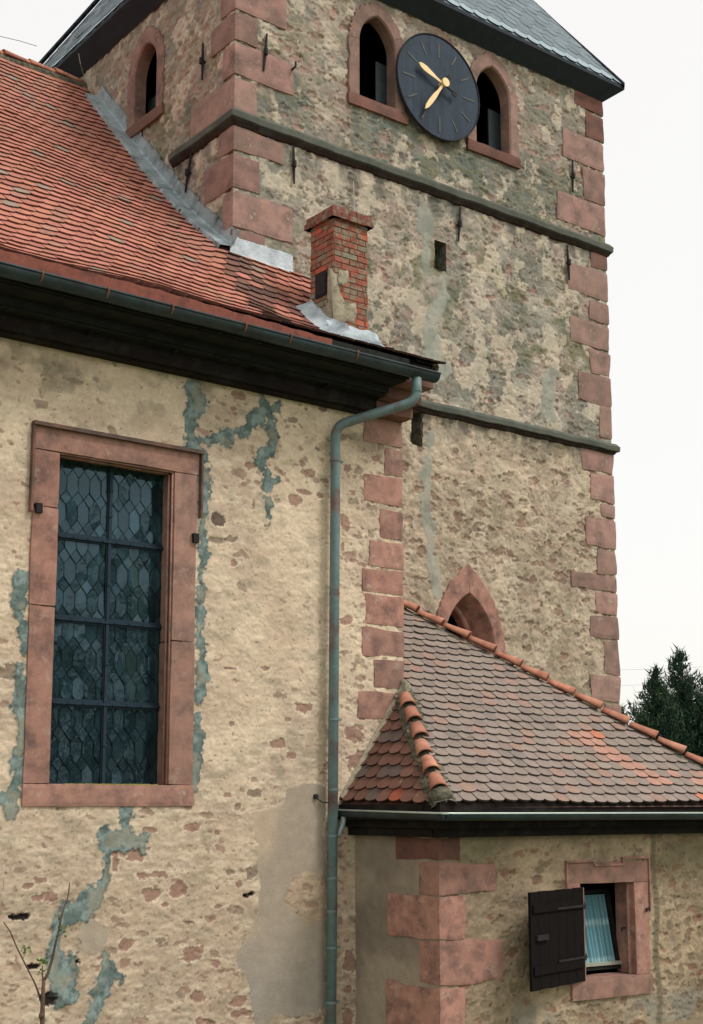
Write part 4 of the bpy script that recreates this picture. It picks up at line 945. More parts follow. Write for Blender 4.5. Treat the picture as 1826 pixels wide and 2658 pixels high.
# wall anchors
def anchor(p, q):
    b = MB(); p = np.array(p); q = np.array(q); m_ = (p+q)/2; b.tube([p, p*.5+m_*.5, m_, m_*.5+q*.5, q], [.013, .017, .022, .016, .012], 7)
    out = vec(0, -1, 0) if abs(p[1]-YT) < .2 else vec(-1, 0, 0); b.tube([m_-out*.08, m_+out*.02], .02, 7); b.tube([m_+out*.02-Z*.04, m_+out*.02+Z*.04], .026, 7)
    b.build('wall_anchor', M_iron, tower)
for (a, b_) in (((693, 87), (685, 183)), ((762, 377), (764, 476)), ((1195, 538), (1191, 625)), ((1487, 416), (1488, 498)), ((1473, 637), (1479, 726))): anchor(onY(*a, YT-.035), onY(*b_, YT-.035))
for (a, b_) in (((527, 111), (525, 206)), ((497, 396), (481, 499))): anchor(onX(*a, XL-.035), onX(*b_, XL-.035))
b = MB(); p = onY(756, 180, YT); b.tube([p+vec(0, .05, -.02), p+vec(0, -.1, 0), p+vec(0, -.1, .06)], .014, 6); b.build('iron_hook', M_iron, tower)
b = MB(); b.tube([onY(918, 470, YT-.05), onY(922, 640, YT-.07), onY(927, 800, YT-.09)], .007, 6); p = onY(927, 790, YT-.09); b.tube([p, p+vec(-.0, .09, 0)], .01, 6); b.build('lightning_wire', M_wire, tower)
b = MB(); b.tube([onX(204, 138, XL-.3), onX(209, 165, XL-.25), onX(216, 190, XL-.1), onX(230, 214, XL-.05)], .005, 6); b.build('lightning_wire', M_wire, tower)
# clock
ccx, ccz, cr = 11.58, 9.575, .74; cy_ = 12.90
ck = MB(); n = 64
ring = [(ccx+cr*math.cos(2*math.pi*i/n), ccz+cr*math.sin(2*math.pi*i/n)) for i in range(n)]
V = [(x, cy_, z) for x, z in ring]+[(x, cy_+.035, z) for x, z in ring]
ck.add(V, [list(range(n))]+[[i, i+n, (i+1) % n+n, (i+1) % n] for i in range(n)]+[list(range(n, 2*n))[::-1]])
clock = ck.build('clock', M_dial, tower, label='round dark clock face with gilt hands')
b = MB(); b.tube([(x, cy_-.004, z) for x, z in ring]+[(ring[0][0], cy_-.004, ring[0][1])], .011, 6); b.build('dial_rim', M_iron, clock)
for k in range(4):
    a = math.pi/4+k*math.pi/2; b = MB(); b.tube([(ccx+.6*math.cos(a), cy_+.03, ccz+.6*math.sin(a)), (ccx+.6*math.cos(a), YT+.05, ccz+.6*math.sin(a))], .02, 6); b.build('dial_bracket', M_iron, clock)
for k in range(12):
    a = math.radians(90-30*k); d = vec(math.cos(a), 0, math.sin(a)); t = vec(-d[2], 0, d[0]); b = MB(); r0, r1 = (.46, .64) if k % 3 else (.43, .65)
    b.box(vec(ccx, cy_-.006, ccz)+d*r0-t*.011, d*(r1-r0), t*.022, vec(0, .004, 0)); b.build('hour_mark', M_tick, clock)
def hand(name, ang, L, wmax, tail, yy):
    a = math.radians(90-ang); d = vec(math.cos(a), 0, math.sin(a)); t = vec(-d[2], 0, d[0]); c = vec(ccx+.02, yy, ccz+.03)
    pr_ = [(0.02, .016), (.3, .02), (.5, .034), (.72, wmax), (.88, wmax*.8), (1, .004)]; V = []
    for f, w in pr_: V += [c+d*L*f-t*w, c+d*L*f+t*w]
    V += [v+vec(0, .012, 0) for v in V]; m_ = len(pr_)*2; F = []
    for i in range(len(pr_)-1): F += [[2*i, 2*i+1, 2*i+3, 2*i+2], [2*i+m_, 2*i+2+m_, 2*i+3+m_, 2*i+1+m_], [2*i, 2*i+2, 2*i+2+m_, 2*i+m_], [2*i+1, 2*i+1+m_, 2*i+3+m_, 2*i+3]]
    b = MB(); b.add(V, F); h = b.build(name, M_gold, clock)
    b = MB(); b.tube([c-d*.03, c-d*tail*.7], .012, 6); b.box(c-d*tail-t*.035, d*tail*.3, t*.07, vec(0, .012, 0)); b.build('counterweight', M_iron, clock)
hand('hour_hand', 291, .46, .045, .26, cy_-.065); hand('minute_hand', 216, .60, .036, .16, cy_-.095)
b = MB(); b.tube([(ccx+.02, cy_+.0, ccz+.03), (ccx+.02, cy_-.11, ccz+.03)], .035, 12); b.tube([(ccx+.02, cy_-.10, ccz+.03), (ccx+.02, cy_-.125, ccz+.03)], .062, 16); b.build('hub', M_gold, clock)
# tower roof: steep slated pyramid with boxed eaves
ov = .255; RZ = 10.76; tp = 1.6; ex0, ex1, ey0, ey1 = XL-ov, XR+ov-.42+.02, YT-ov, YB+ov
ex1 = XR+.03+.0; ex1 = 15.0+.0
ex1 = XR+ov-.40
ex0, ex1 = XL-ov, XR+ov; ey1 = 20.35
def fmap_f(u, s, h):        # front plane: u = x, s up-slope
    c = 1/math.sqrt(1+tp*tp); return vec(u, ey0+s*c-h*tp*c, RZ+s*tp*c+h*c)
def fmap_l(u, s, h):        # left plane: u = -y
    c = 1/math.sqrt(1+tp*tp); return vec(ex0+s*c-h*tp*c, -u, RZ+s*tp*c+h*c)
cc = 1/math.sqrt(1+tp*tp); SMAX = (ex1-ex0)/2/cc
def slate_tone(u, s, r):
    c = srgb(106, 123, 130)*(1+.4*(r.random()-.5)); return c*.8 if s > .12 else srgb(142, 160, 166)
TR = MB(); ckw = dict(w=.26, ex=.17, th=.006, lift=.008, arc=.5, L=.30, jit=.003)
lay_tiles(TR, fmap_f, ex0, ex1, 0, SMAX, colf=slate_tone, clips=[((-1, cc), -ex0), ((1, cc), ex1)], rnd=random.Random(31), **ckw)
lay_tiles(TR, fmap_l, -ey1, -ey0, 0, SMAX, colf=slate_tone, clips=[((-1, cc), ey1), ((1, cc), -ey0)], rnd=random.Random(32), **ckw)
ax, ay = (ex0+ex1)/2, (ey0+ey1)/2; az = RZ+tp*(ex1-ex0)/2
TR.add([(ex0, ey0, RZ-.01), (ex1, ey0, RZ-.01), (ex1, ey1, RZ-.01), (ex0, ey1, RZ-.01), (ax, ay-.05, az), (ax, ay+.05, az)], [[0, 1, 4], [1, 2, 5, 4], [2, 3, 5], [3, 0, 4, 5]], srgb(100, 118, 128))
tro = TR.build('roof', M_slate, tower, label='steep blue-grey slate pyramid roof')
for (A, B) in (((ex0, ey0, RZ), (ax, ay-.05, az)), ((ex1, ey0, RZ), (ax, ay-.05, az)), ((ex0, ey1, RZ), (ax, ay+.05, az))):
    HB = MB(); A = vec(*A); B = vec(*B); d = unit(B-A); L = np.linalg.norm(B-A); k = 0
    while k*.22 < L-.3:
        p = A+d*.22*k; HB.box(p+vec(-.05, -.05, -.03), d*.27, vec(.1, 0, 0) if 0 else unit(np.cross(d, Z))*.08, vec(0, 0, .05), None); k += 1
    HB.build('hip_slates', M_slated, tro)
e = MB(); z0 = 10.50; t_ = .03
for (x0, y0, x1, y1) in ((ex0, ey0, ex1, ey0+.04), (ex0, ey1-.04, ex1, ey1), (ex0, ey0+.042, ex0+.04, ey1-.042), (ex1-.04, ey0+.042, ex1, ey1-.042)):
    e.box((x0, y0, RZ-.06), (x1-x0, 0, 0), (0, y1-y0, 0), (0, 0, .052))
def soff(a, b, c, d): e.add([a, b, c, d], [[0, 1, 2, 3]])
i0, i1, j0, j1 = XL-.02, XR+.02, YT-.02, YB
zi, zo = 10.52, RZ-.06
soff((ex0, ey0, zo), (ex1, ey0, zo), (i1, j0, zi), (i0, j0, zi)); soff((ex0, ey1, zo), (ex0, ey0, zo), (i0, j0, zi), (i0, j1, zi)); soff((ex1, ey0, zo), (ex1, ey1, zo), (i1, j1, zi), (i1, j0, zi)); soff((ex1, ey1, zo), (ex0, ey1, zo), (i0, j1, zi), (i1, j1, zi))
e.build('eaves_soffit', M_slated, tro)

# ================================================================== ANNEX
th = math.radians(5.3); A1 = vec(math.cos(th), -math.sin(th), 0); A2 = vec(math.sin(th), math.cos(th), 0)
J = onY(923, 2300, YN); J[2] = 0
ta = math.radians(5.0); B2 = vec(-math.sin(ta), math.cos(ta), 0)      # left wall runs back along B2
tl = min(np.linspace(.3, 3, 2701), key=lambda t: abs(((J-t*B2)@cR)/((J-t*B2)@cF*math.cos(PIT)+(-1)*math.sin(PIT))-(1142-PPX)/FPX))
CW = J-tl*B2
cA = CW@A2
def fa(x, y): p = onP(x, y, A2, cA); return (p-CW)@A1, p[2]
nB = unit(np.cross(B2, Z)); nB = nB if nB[0] < 0 else -nB; cB = CW@nB
def fl_(x, y): p = onP(x, y, nB, cB); return (p-CW)@B2, p[2]
WA = 4.15
def annex_shade(u, v):
    wx = u+.14*(fbm(u, v, 5, 4, 503)-.5); wz = v+.11*(fbm(u, v, 5, 4, 504)-.5)
    n = fbm(u, v, 1.4, 4, 510); n2 = fbm(u, v*1.6, 9, 5, 511); n3 = fbm(u, v, 34, 3, 512)
    C = mix(srgb(174, 155, 128), srgb(144, 128, 106), sm(.35, .65, n))*(1+(n2-.5)*.5)[..., None]*(1+(n3-.5)*.4)[..., None]
    H = (n2-.5)*.018+(n3-.5)*.012
    right = sm(2.72, 2.95, u); dens = .30+.45*right+.25*sm(-1.5, -1.9, v)
    f1, f2, cid = voro(wx/.17+7, wz/.095+3, 531); e = .46*np.clip((dens-cid)/dens+.35, 0, 1)-f1+(fbm(u, v, 16, 5, 535, .62)-.5)*1.0; s = sm(-.05, .09, e)*(cid < dens); rim = sm(-.2, -.03, e)*(1-s)*(cid < dens)
    k = h2(np.floor(cid*977), np.floor(cid*331), 3); sc = mix(srgb(132, 94, 78), srgb(122, 106, 86), sm(.45, .6, k))*(.7+.6*fbm(u, v, 18, 4, 537))[..., None]
    C = mix(C, srgb(190, 174, 146), rim*.18); C = mix(C, sc, s*.68); H += rim*.003-s*.006
    f1, f2, cid = voro(wx/.06, wz/.04+50, 551); k = sm(.0, .14, .28-f1)*(cid < .09); C = mix(C, srgb(90, 72, 58), k*.75); H -= k*.012
    C = mix(C, srgb(124, 122, 92), sm(.5, .66, fbm(u, v, 2.2, 5, 560))*sm(-.95, -.5, v)*.5)
    C = mix(C, srgb(128, 128, 118), sm(.44, .56, fbm(u, v*.8, 1.8, 5, 561))*sm(-1.9, -2.1, v)*.7)
    C = mix(C, srgb(108, 102, 84), sm(.06, .02, np.abs(u-2.84+.02*np.sin(v*7)))*.8)
    return np.minimum(H, .007)*sm(0, .05, u), C
def annex_side(u, v):
    n = fbm(u, v, 1.6, 4, 610); n2 = fbm(u, v, 12, 4, 611)
    C = mix(srgb(162, 148, 130), srgb(140, 128, 114), sm(.35, .65, n))*(1+(n2-.5)*.16)[..., None]; H = (n2-.5)*.010+(fbm(u, v, 3, 3, 612)-.5)*.014
    d = fbm(u, v, 3.5, 4, 613); C = mix(C, srgb(112, 106, 84), sm(.5, .65, d)*sm(.35, .15, np.abs(v+1.55))*sm(.9, .5, u)*.8); C = mix(C, srgb(122, 110, 98), sm(.5, .62, fbm(u, v, 2.4, 4, 614))*.3)
    return H*sm(0, .04, u), C
AO = lambda u, v: (u > 1.72) & (u < 2.62) & (v > -1.85) & (v < -.75)
pA = lambda u, z, d=0.: CW+A1*u+A2*d+Z*z
RB = 3.0
ex = quad_extra([pA(0, GZ), pA(WA, GZ), pA(WA, -2.3), pA(0, -2.3)], [pA(WA, GZ), pA(WA, GZ, RB), pA(WA, -.2, RB), pA(WA, -.2)])
wall_grid('wall', CW, A1, -A2, 0, WA, -2.3, -.2, .0115, [AO], annex_shade, annex, extra=ex)
qb = lambda u, z, d=0.: CW+B2*u-nB*d+Z*z
wall_grid('wall', CW, B2, nB, 0, tl, -2.3, -.2, .013, [], annex_side, annex, extra=quad_extra([qb(0, GZ), qb(tl, GZ), qb(tl, -2.3), qb(0, -2.3)]))
for i, (y0, y1, xl, xr) in enumerate(((390, 602, 95, 620), (605, 876, 285, 915), (884, 1252, 30, 665), (1256, 1632, 290, 975), (1637, 2050, 10, 670))):
    Y0, Y1 = 2050+y0*.3133, 2050+y1*.3133; z1 = fa(1142, Y0)[1]; z0 = fa(1142, Y1)[1]
    if i == 4: z0 = -2.5
    wr = fa(1000+xr*.3133, (Y0+Y1)/2)[0]; wl = fl_(1000+xl*.3133, (Y0+Y1)/2)[0]
    o0 = CW+Z*(z0+.005)-A1*.014-A2*.014
    rough_box('corner_stone', o0, A1*(wr+.012), B2*(wl+.012), Z*(z1-z0-.01), M_sandd if i == 0 else M_sand, annex, res=.035, rnd=.012, amp=.005, seed=120+i, edge=.05, prot=True)
for i, (x, y, w, h) in enumerate(((6.0, 0, 0, 0),)): pass
# annex roof: steeper left slope, hips, eaves
Ea = CW-A1*.0+vec(0, 0, 0)
E_ = vec(8.70, 9.74, -.05); Tn = vec(9.43, 11.2, 1.16); L0 = vec(8.60, 11.2, -.02)
LA = 4.5; TPF = (Tn[2]-E_[2])/((Tn-E_)@A2)
cf = 1/math.sqrt(1+TPF*TPF)
nF = unit(np.cross(A1, A2*cf+Z*TPF*cf))
def map_f(u, s, h): return E_+A1*u+(A2*cf+Z*TPF*cf)*s+nF*(h+.012*math.sin(u*2.3)+.01*math.sin(s*2+u))
hipL = ((Tn-E_)@A1, ((Tn-E_)@A2)/cf)            # left hip in (u,s)
apex_s = LA/(hipL[0]/hipL[1]+cf)
def an_tone(u, s, r):
    n = float(fbm(np.array(u), np.array(s), 1.2, 3, 700)); c = srgb(140, 127, 117)*(1+.22*(r.random()-.5)); c = c*np.array([1, 1+.05*(r.random()-.5), 1+.06*(r.random()-.5)])
    if r.random() < .08: c = srgb(128, 118, 110)
    if r.random() < .10: c = srgb(152, 126, 112)
    d = ((u-2.95)*.85+(s-.95)*.5)
    if (abs((u-2.55)-(1.15-s)*.62) < .17 and .35 < s < 1.25) or (u > 3.0 and .3 < s < .62 and r.random() < .5): c = srgb(172, 133, 116)*(1+.14*(r.random()-.5))
    if r.random() < .012: c = srgb(186, 122, 94)
    return c
AT = MB()
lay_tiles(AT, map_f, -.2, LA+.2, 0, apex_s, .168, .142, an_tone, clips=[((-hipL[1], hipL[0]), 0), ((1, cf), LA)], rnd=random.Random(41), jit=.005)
# left slope
u1 = unit(L0-E_); upv = Tn-E_; upl = unit(upv-u1*np.dot(upv, u1)); nL = unit(np.cross(u1, upl)); nL = nL if nL[0] < 0 else -nL
def map_l(u, s, h): return E_+u1*u+upl*s+nL*(h+.008*math.sin(u*3))
tnu, tns = (Tn-E_)@u1, (Tn-E_)@upl; l0u = np.linalg.norm(L0-E_)
def al_tone(u, s, r):
    c = srgb(112, 80, 68)*(1+.4*(r.random()-.5)); k = r.random()
    if k < .12: c = srgb(98, 84, 78)
    elif k < .2: c = srgb(150, 84, 62)
    elif k < .225: c = srgb(208, 98, 62)
    return c
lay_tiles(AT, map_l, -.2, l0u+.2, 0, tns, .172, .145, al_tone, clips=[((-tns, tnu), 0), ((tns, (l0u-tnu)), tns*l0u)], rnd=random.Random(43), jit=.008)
apx = map_f(apex_s*hipL[0]/hipL[1], apex_s, 0)
ER = E_+A1*LA
AT.add([E_-Z*.01, ER-Z*.01, apx-Z*.01], [[0, 1, 2]], srgb(90, 70, 62)); AT.add([E_-Z*.01, L0-Z*.01, Tn-Z*.01], [[0, 1, 2]], srgb(90, 60, 52))
er2 = vec(ER[0]+.3, YT, ER[2]); AT.add([ER-Z*.012, er2-Z*.012, vec(apx[0], YT, apx[2])-Z*.012], [[0, 1, 2]], srgb(110, 84, 72)); AT.add([ER-Z*.012, vec(apx[0], YT, apx[2])-Z*.012, apx-Z*.012], [[0, 1, 2]], srgb(110, 84, 72))
aro = AT.build('roof', M_tile, annex, label='brown beaver-tail tiled hipped roof')
# left hip: mortared half-round tiles
hd = unit(Tn-E_); upn = unit(nF+nL)
def hip_mortar(name, A, B, up, r, seed, m, parent, n=60, side_r=1.0):
    rr = random.Random(seed); A = np.asarray(A, float); B = np.asarray(B, float); d = unit(B-A); sd = unit(np.cross(d, up)); V = []; k = 9
    for i in range(n+1):
        c = A+(B-A)*i/n
        for j in range(k):
            a = math.pi*(j/(k-1)); q = r*(1+rr.uniform(-.16, .16)); V.append(c+sd*math.cos(a)*q*side_r+up*(math.sin(a)*q*.62-.03))
    F = [[i*k+j, i*k+j+1, (i+1)*k+j+1, (i+1)*k+j] for i in range(n) for j in range(k-1)]
    return build(name, V, F, m, parent)
hip_mortar('hip_mortar', E_+hd*.02, Tn-hd*.02, upn, .125, 5, M_mortar, aro)
lenh = np.linalg.norm(Tn-E_)
half_tile_run('hip_tile', Tn-hd*.12+upn*.02, E_+hd*.16+upn*.02, upn, 6, .066, .09, M_ridge, aro, seed=9, ov=.80)
b = MB(); c = E_+hd*.14+upn*.03; V = []; hdx = -hd; sd = unit(np.cross(hd, upn)); rr = random.Random(4)
for i in range(7):
    for j in range(12):
        a = math.pi*2*j/12; rad = .125*math.cos(i/6*math.pi/2)*(1+rr.uniform(-.08, .08)); V.append(c+hdx*(.10*math.sin(i/6*math.pi/2))+sd*math.cos(a)*rad+upn*math.sin(a)*rad*.85)
F = [[i*12+j, i*12+(j+1) % 12, (i+1)*12+(j+1) % 12, (i+1)*12+j] for i in range(6) for j in range(12)]
b.add(V, F); b.build('mortar_end', M_mortar, aro, smooth=True)
# right hip: half-round ridge tiles flaring at the tail
hr = unit(apx-ER); upr = unit(nF+vec(.55, .1, .8))
hip_mortar('hip_mortar', ER, apx, upr, .105, 6, M_mortar, aro, n=90)
half_tile_run('hip_tile', apx+upr*.05, ER+upr*.05, upr, 15, .066, .105, M_ridge, aro, seed=15, ov=.93)
# mortar fillet along the nave wall
V = []; rr = random.Random(3); n = 26
for i in range(n+1):
    p = L0+(Tn-L0)*i/n+Z*.01; w = .05*(1+rr.uniform(-.3, .3)); V += [p+vec(-.02, -.012, .045+w*.4), p+vec(-.01, -.045-w*.3, .03), p+vec(.03, -.06, -.02+rr.uniform(-.01, .01)), p+vec(.0, 0, .07+w*.3)]
F = [[i*4+j, i*4+(j+1) % 4, (i+1)*4+(j+1) % 4, (i+1)*4+j] for i in range(n) for j in range(4)]
build('mortar_fillet', V, F, M_lmortar, aro)
pz_ = Tn+vec(.02, -.03, .03); blob('mortar_patch', [pz_+vec(-.06, 0, .1), pz_+vec(.05, 0, .06), pz_+vec(.09, 0, -.14), pz_+vec(.02, 0, -.28), pz_+vec(-.05, 0, -.12)], M_lmortar, aro, vec(0, -1, 0), th=.05, seed=6)
# gutter and boxed eaves
go = -.075
G0 = L0+nL*0+vec(-.07, 0, go); G1 = E_+unit(nB+0*A1)*.05-A2*.07+vec(.01, 0, go+.005); G2 = ER-A2*.07+Z*(go-.01)
g1 = gutter('gutter', G1, G2, .062, M_pipe, annex, rimr=.009, n=20); g2 = gutter('gutter', G0, G1, .062, M_pipe, annex, rimr=.009, n=10)
g1.add(g2.V, g2.F); ag = g1.build('gutter', M_zincd, annex, smooth=True)
rm = MB(); sA = unit(np.cross(unit(G2-G1), Z)); sB = unit(np.cross(unit(G1-G0), Z)); pts = [G0+sB*.062, G1+(sA+sB)*.0615/(1+sA@sB), G2+sA*.062]; pts = [p+Z*.006 for p in pts]; rm.tube(smooth_path(pts, .1), .0115, 8); rm.build('gutter_rim', M_rim, ag, smooth=True)
eb = MB()
def pbox(mb, a, b, nrm, d0, d1, z0, z1): mb.box(np.asarray(a, float)+nrm*d0+Z*z0, np.asarray(b, float)-np.asarray(a, float), nrm*(d1-d0), Z*(z1-z0))
c0 = vec(CW[0], CW[1], 0); j0_ = vec(J[0], J[1], 0)
cornA = c0
for (d0, d1, z0, z1) in ((-.02, .27, -.13, -.03), (-.02, .28, -.19, -.132), (-.02, .18, -.26, -.192), (-.02, .10, -.345, -.262)):
    cc_ = c0+(-A2)*d1+nB*d1*.7; 
    pbox(eb, c0-A2*0+nB*d1*.8, c0+A1*WA+A1*.3, -A2, d0, d1, z0, z1)
    pbox(eb, j0_, c0, nB, d0, d1-.04*(d1 > .12), z0+.003, z1-.003)
eb.build('eaves_board', M_wood, annex)
b = MB(); p = G0+unit(G1-G0)*.12-Z*.05; b.tube(smooth_path([p, p-Z*.08, vec(8.46, pY-.02, p[2]-.20)], .06), .028, 10); b.build('gutter_outlet', M_lead, ag, smooth=True)
# annex window
aw = [fa(1477, 2235)[0], fa(1703, 2232)[0], fa(1517, 2300)[0], fa(1660, 2540)[0]]
ox0, ox1 = 1.775, 2.525; oz0, oz1 = -1.785, -.84
af = []
def ab(name, u0, u1_, z0, z1, sd, par, proud=.018, depth=.3, m=None, edge=.008):
    return rough_box(name, pA(u0, z0, -proud), A1*(u1_-u0), A2*depth, Z*(z1-z0), m or M_sand, par, res=.035, rnd=.01, amp=.003, seed=sd, edge=edge)
awin = ab('window', 1.62, 2.745, -1.99, oz0, 130, annex, proud=.03); awin['label'] = 'small square window with lace curtain in a sandstone frame'
ab('frame_stone', 1.61, ox0, oz0+.003, oz1+.02, 131, awin); ab('frame_stone', ox1, 2.73, oz0+.003, oz1-.002, 132, awin); ab('frame_stone', 1.60, 2.735, oz1, -.625, 133, awin)
mo = MB()
def strip(u0, u1_, z0, z1, d=.035): mo.box(pA(u0, z0, -d), A1*(u1_-u0), A2*.05, Z*(z1-z0))
strip(1.585, 1.98, -.622, -.60); strip(1.96, 1.98, -.66, -.60, .034); strip(1.96, 2.38, -.665, -.645); strip(2.36, 2.38, -.66, -.585, .034); strip(2.36, 2.75, -.60, -.578); strip(2.735, 2.752, -1.15, -.578, .034); strip(1.583, 1.597, -.87, -.60, .034)
mo.build('lintel_moulding', M_sand, awin)
b = MB(); b.box(pA(ox1-.045, oz0+.004, .05), A1*.05, A2*.012, Z*(oz1-oz0-.006)); b.build('frame_rebate', M_sand, awin)
for (u, z, d) in ((2.47, -1.32, .12), (2.70, -1.12, -.02)):
    b = MB(); b.tube([pA(u+.03, z, d), pA(u-.03, z, d-.02), pA(u-.035, z-.03, d-.03)], .012, 6); b.build('hinge_pin', M_iron, awin)
rmx = MB(); P8 = [pA(1.5, -1.9, .31), pA(2.8, -1.9, .31), pA(2.8, -1.9, 1.6), pA(1.5, -1.9, 1.6)]; P8 += [p+Z*1.3 for p in P8]; rmx.add(P8, [[0, 1, 2, 3], [4, 5, 6, 7], [1, 2, 6, 5], [2, 3, 7, 6], [3, 0, 4, 7]]); rmx.build('dark_room', M_dark, awin)
# casement tilted inwards with lace curtain
cd0 = .22
p0 = onP(1611, 2504, A2, cA+cd0); a_r = (p0-CW)@A1; zb_ = p0[2]; q = onP(1580, 2318, A1, CW@A1+a_r); dT = (q-CW)@A2; zT = q[2]
tv = vec(0, dT-cd0, zT-zb_)   # (.,depth,z) direction of the tilted sash
def sash(u, t, d=0.): return pA(u, zb_+tv[2]*t, cd0+tv[1]*t+d)
w_ = MB(); ul = 1.70
for (ua, ub, ta_, tb_) in ((a_r-.03, a_r+.02, -.04, 1.05), (ul, a_r, -.05, .0), (ul, a_r, 1.0, 1.05)):
    P = [sash(ua, ta_), sash(ub, ta_), sash(ub, tb_), sash(ua, tb_)]; Q = [p+A2*.04 for p in P]; w_.add(P+Q, [[0, 1, 2, 3], [7, 6, 5, 4], [0, 4, 5, 1], [1, 5, 6, 2], [2, 6, 7, 3], [3, 7, 4, 0]])
sa = w_.build('casement', M_woodg, awin)
w_ = MB(); w_.box(pA(ul, oz0+.085, .20), A1*(a_r+.03-ul), A2*.04, Z*.035); w_.build('window_rail', M_white, awin)
V = []; nn = 90; TT = []; nr = 24
for j in range(nr+1):
    t = j/nr
    for i in range(nn+1):
        u = ul+(a_r-.035-ul)*i/nn; f = .012*math.sin(i*1.05+.4*math.sin(t*3))+.008*math.sin(i*.41+1); V.append(sash(u, .01+.97*t, .03+f))
        band = (abs(t-.60) < .035) or (t < .12); c = srgb(160, 196, 202) if band else srgb(112, 158, 170)
        if band and (i*7+j*3) % 5 == 0: c = c*.7
        TT.append(c*(1-.28*(math.sin(i*1.05) > .6)))
F = [[j*(nn+1)+i, j*(nn+1)+i+1, (j+1)*(nn+1)+i+1, (j+1)*(nn+1)+i] for j in range(nr) for i in range(nn)]
build('curtain', V, F, M_curt, sa, tone=np.array(TT), smooth=True)
# shutter
Hp = onP(1514, 2303, A2, cA-.03); Hb = onP(1515, 2565, A2, cA-.03); dep = Hp@cW; k_ = dep/1.058; r_ = ray(1377, 2318); Op = r_*k_; Op[2] = 0
hx = vec(Hp[0], Hp[1], 0); sd_ = unit(Op-hx); SW = np.linalg.norm(Op-hx); zt, zb = Hp[2]-.004, -1.80; nS = unit(np.cross(sd_, Z)); nS = nS if nS@cF < 0 else -nS
sh = MB(); nb_ = 6
for k in range(nb_): sh.box(hx+sd_*(SW*k/nb_+.002)+Z*(zb-.004*(k % 2)), sd_*(SW/nb_-.004), -nS*.028, Z*(zt-zb))
for z in (zb+.14, zt-.2): sh.box(hx+sd_*.03+Z*z+nS*.0, sd_*(SW-.06), nS*.02, Z*.08)
shu = sh.build('shutter', M_shut, annex, label='dark brown board shutter swung open')
e_ = MB(); e_.box(hx-sd_*.012+Z*zb+nS*.004, sd_*.011, -nS*.034, Z*(zt-zb)); e_.build('shutter_edge', M_sand, shu)
for z in (zt-.22, zb+.2):
    b = MB(); b.box(hx-sd_*.02+Z*(z+.028)+nS*.024, sd_*(SW*.55), -nS*.006, Z*.022); b.tube([hx-sd_*.02+Z*(z), hx-sd_*.02+Z*(z+.07)], .012, 8); b.build('strap_hinge', M_iron, shu)
b = MB(); b.box(hx+sd_*(SW*.72)+Z*((zt+zb)/2)+nS*.03, sd_*(SW*.2), -nS*.03, Z*.05); b.build('shutter_latch', M_iron, shu)

# ================================================================== SAPLING
sY = 8.9
sp = root('sapling', tuple(vec(onY(108, 2660, sY)[0], sY, GZ)), 'thin bare sapling with a few fresh green leaves by the nave wall', 'tree')
def sxp(cx, cy, Y=sY): return onY(cx*.3133, 2200+cy*.3133, Y)
base_ = sxp(350, 1500); tb_ = vec(base_[0]+.02, sY, GZ)
b = MB(); b.tube([tb_, tb_*.5+base_*.5+vec(.02, 0, 0), base_, sxp(352, 1380), sxp(355, 1250), sxp(362, 1100)], [.022, .019, .0165, .0165, .0145, .012], 10); b.tube([sxp(345, 1395)-vec(.0, 0, .02), sxp(345, 1395), sxp(345, 1375)], [.017, .021, .017], 10)
b.build('trunk', M_bark, sp, smooth=True)
for P, R in (([(362, 1110), (400, 1040), (432, 930), (460, 800), (490, 680), (505, 590), (540, 470)], [.011, .010, .0095, .008, .008, .0075, .007]), ([(540, 480), (560, 430), (570, 360), (578, 290)], [.005, .0045, .004, .003]),
             ([(330, 1235), (290, 1130), (235, 1020), (185, 920), (140, 830), (85, 700), (30, 620)], [.008, .006, .0055, .005, .005, .0045, .0045]), ([(357, 1100), (350, 1040), (352, 980)], [.006, .005, .003]), ([(490, 600), (488, 560)], [.005, .004]), ([(185, 930), (205, 890)], [.003, .002])):
    b = MB(); b.tube([sxp(*q, sY+.02*math.sin(i)) for i, q in enumerate(P)], R, 8); b.build('branch', M_bark, sp, smooth=True)
rl = random.Random(6)
for (x, y, n, s_) in ((510, 690, 7, .032), (510, 745, 5, .026), (225, 860, 9, .032), (365, 945, 12, .036), (330, 1035, 5, .026), (185, 850, 4, .022), (330, 960, 4, .03)):
    b = MB()
    for k in range(n):
        p = sxp(x+rl.uniform(-38, 38), y+rl.uniform(-26, 26), sY+rl.uniform(-.03, .03)); d = unit(vec(rl.uniform(-1, 1), rl.uniform(-1, 1), rl.uniform(-.1, .9))); t = unit(np.cross(d, vec(rl.random(), rl.random(), rl.random())))
        u = np.cross(d, t)*.2; b.add([p, p+d*s_*.4+t*s_*.35+u*s_, p+d*s_, p+d*s_*.4-t*s_*.35+u*s_, p+d*s_*.45], [[0, 1, 4], [1, 2, 4], [2, 3, 4], [3, 0, 4]])
    b.build('leaf_cluster', M_leafy, sp)

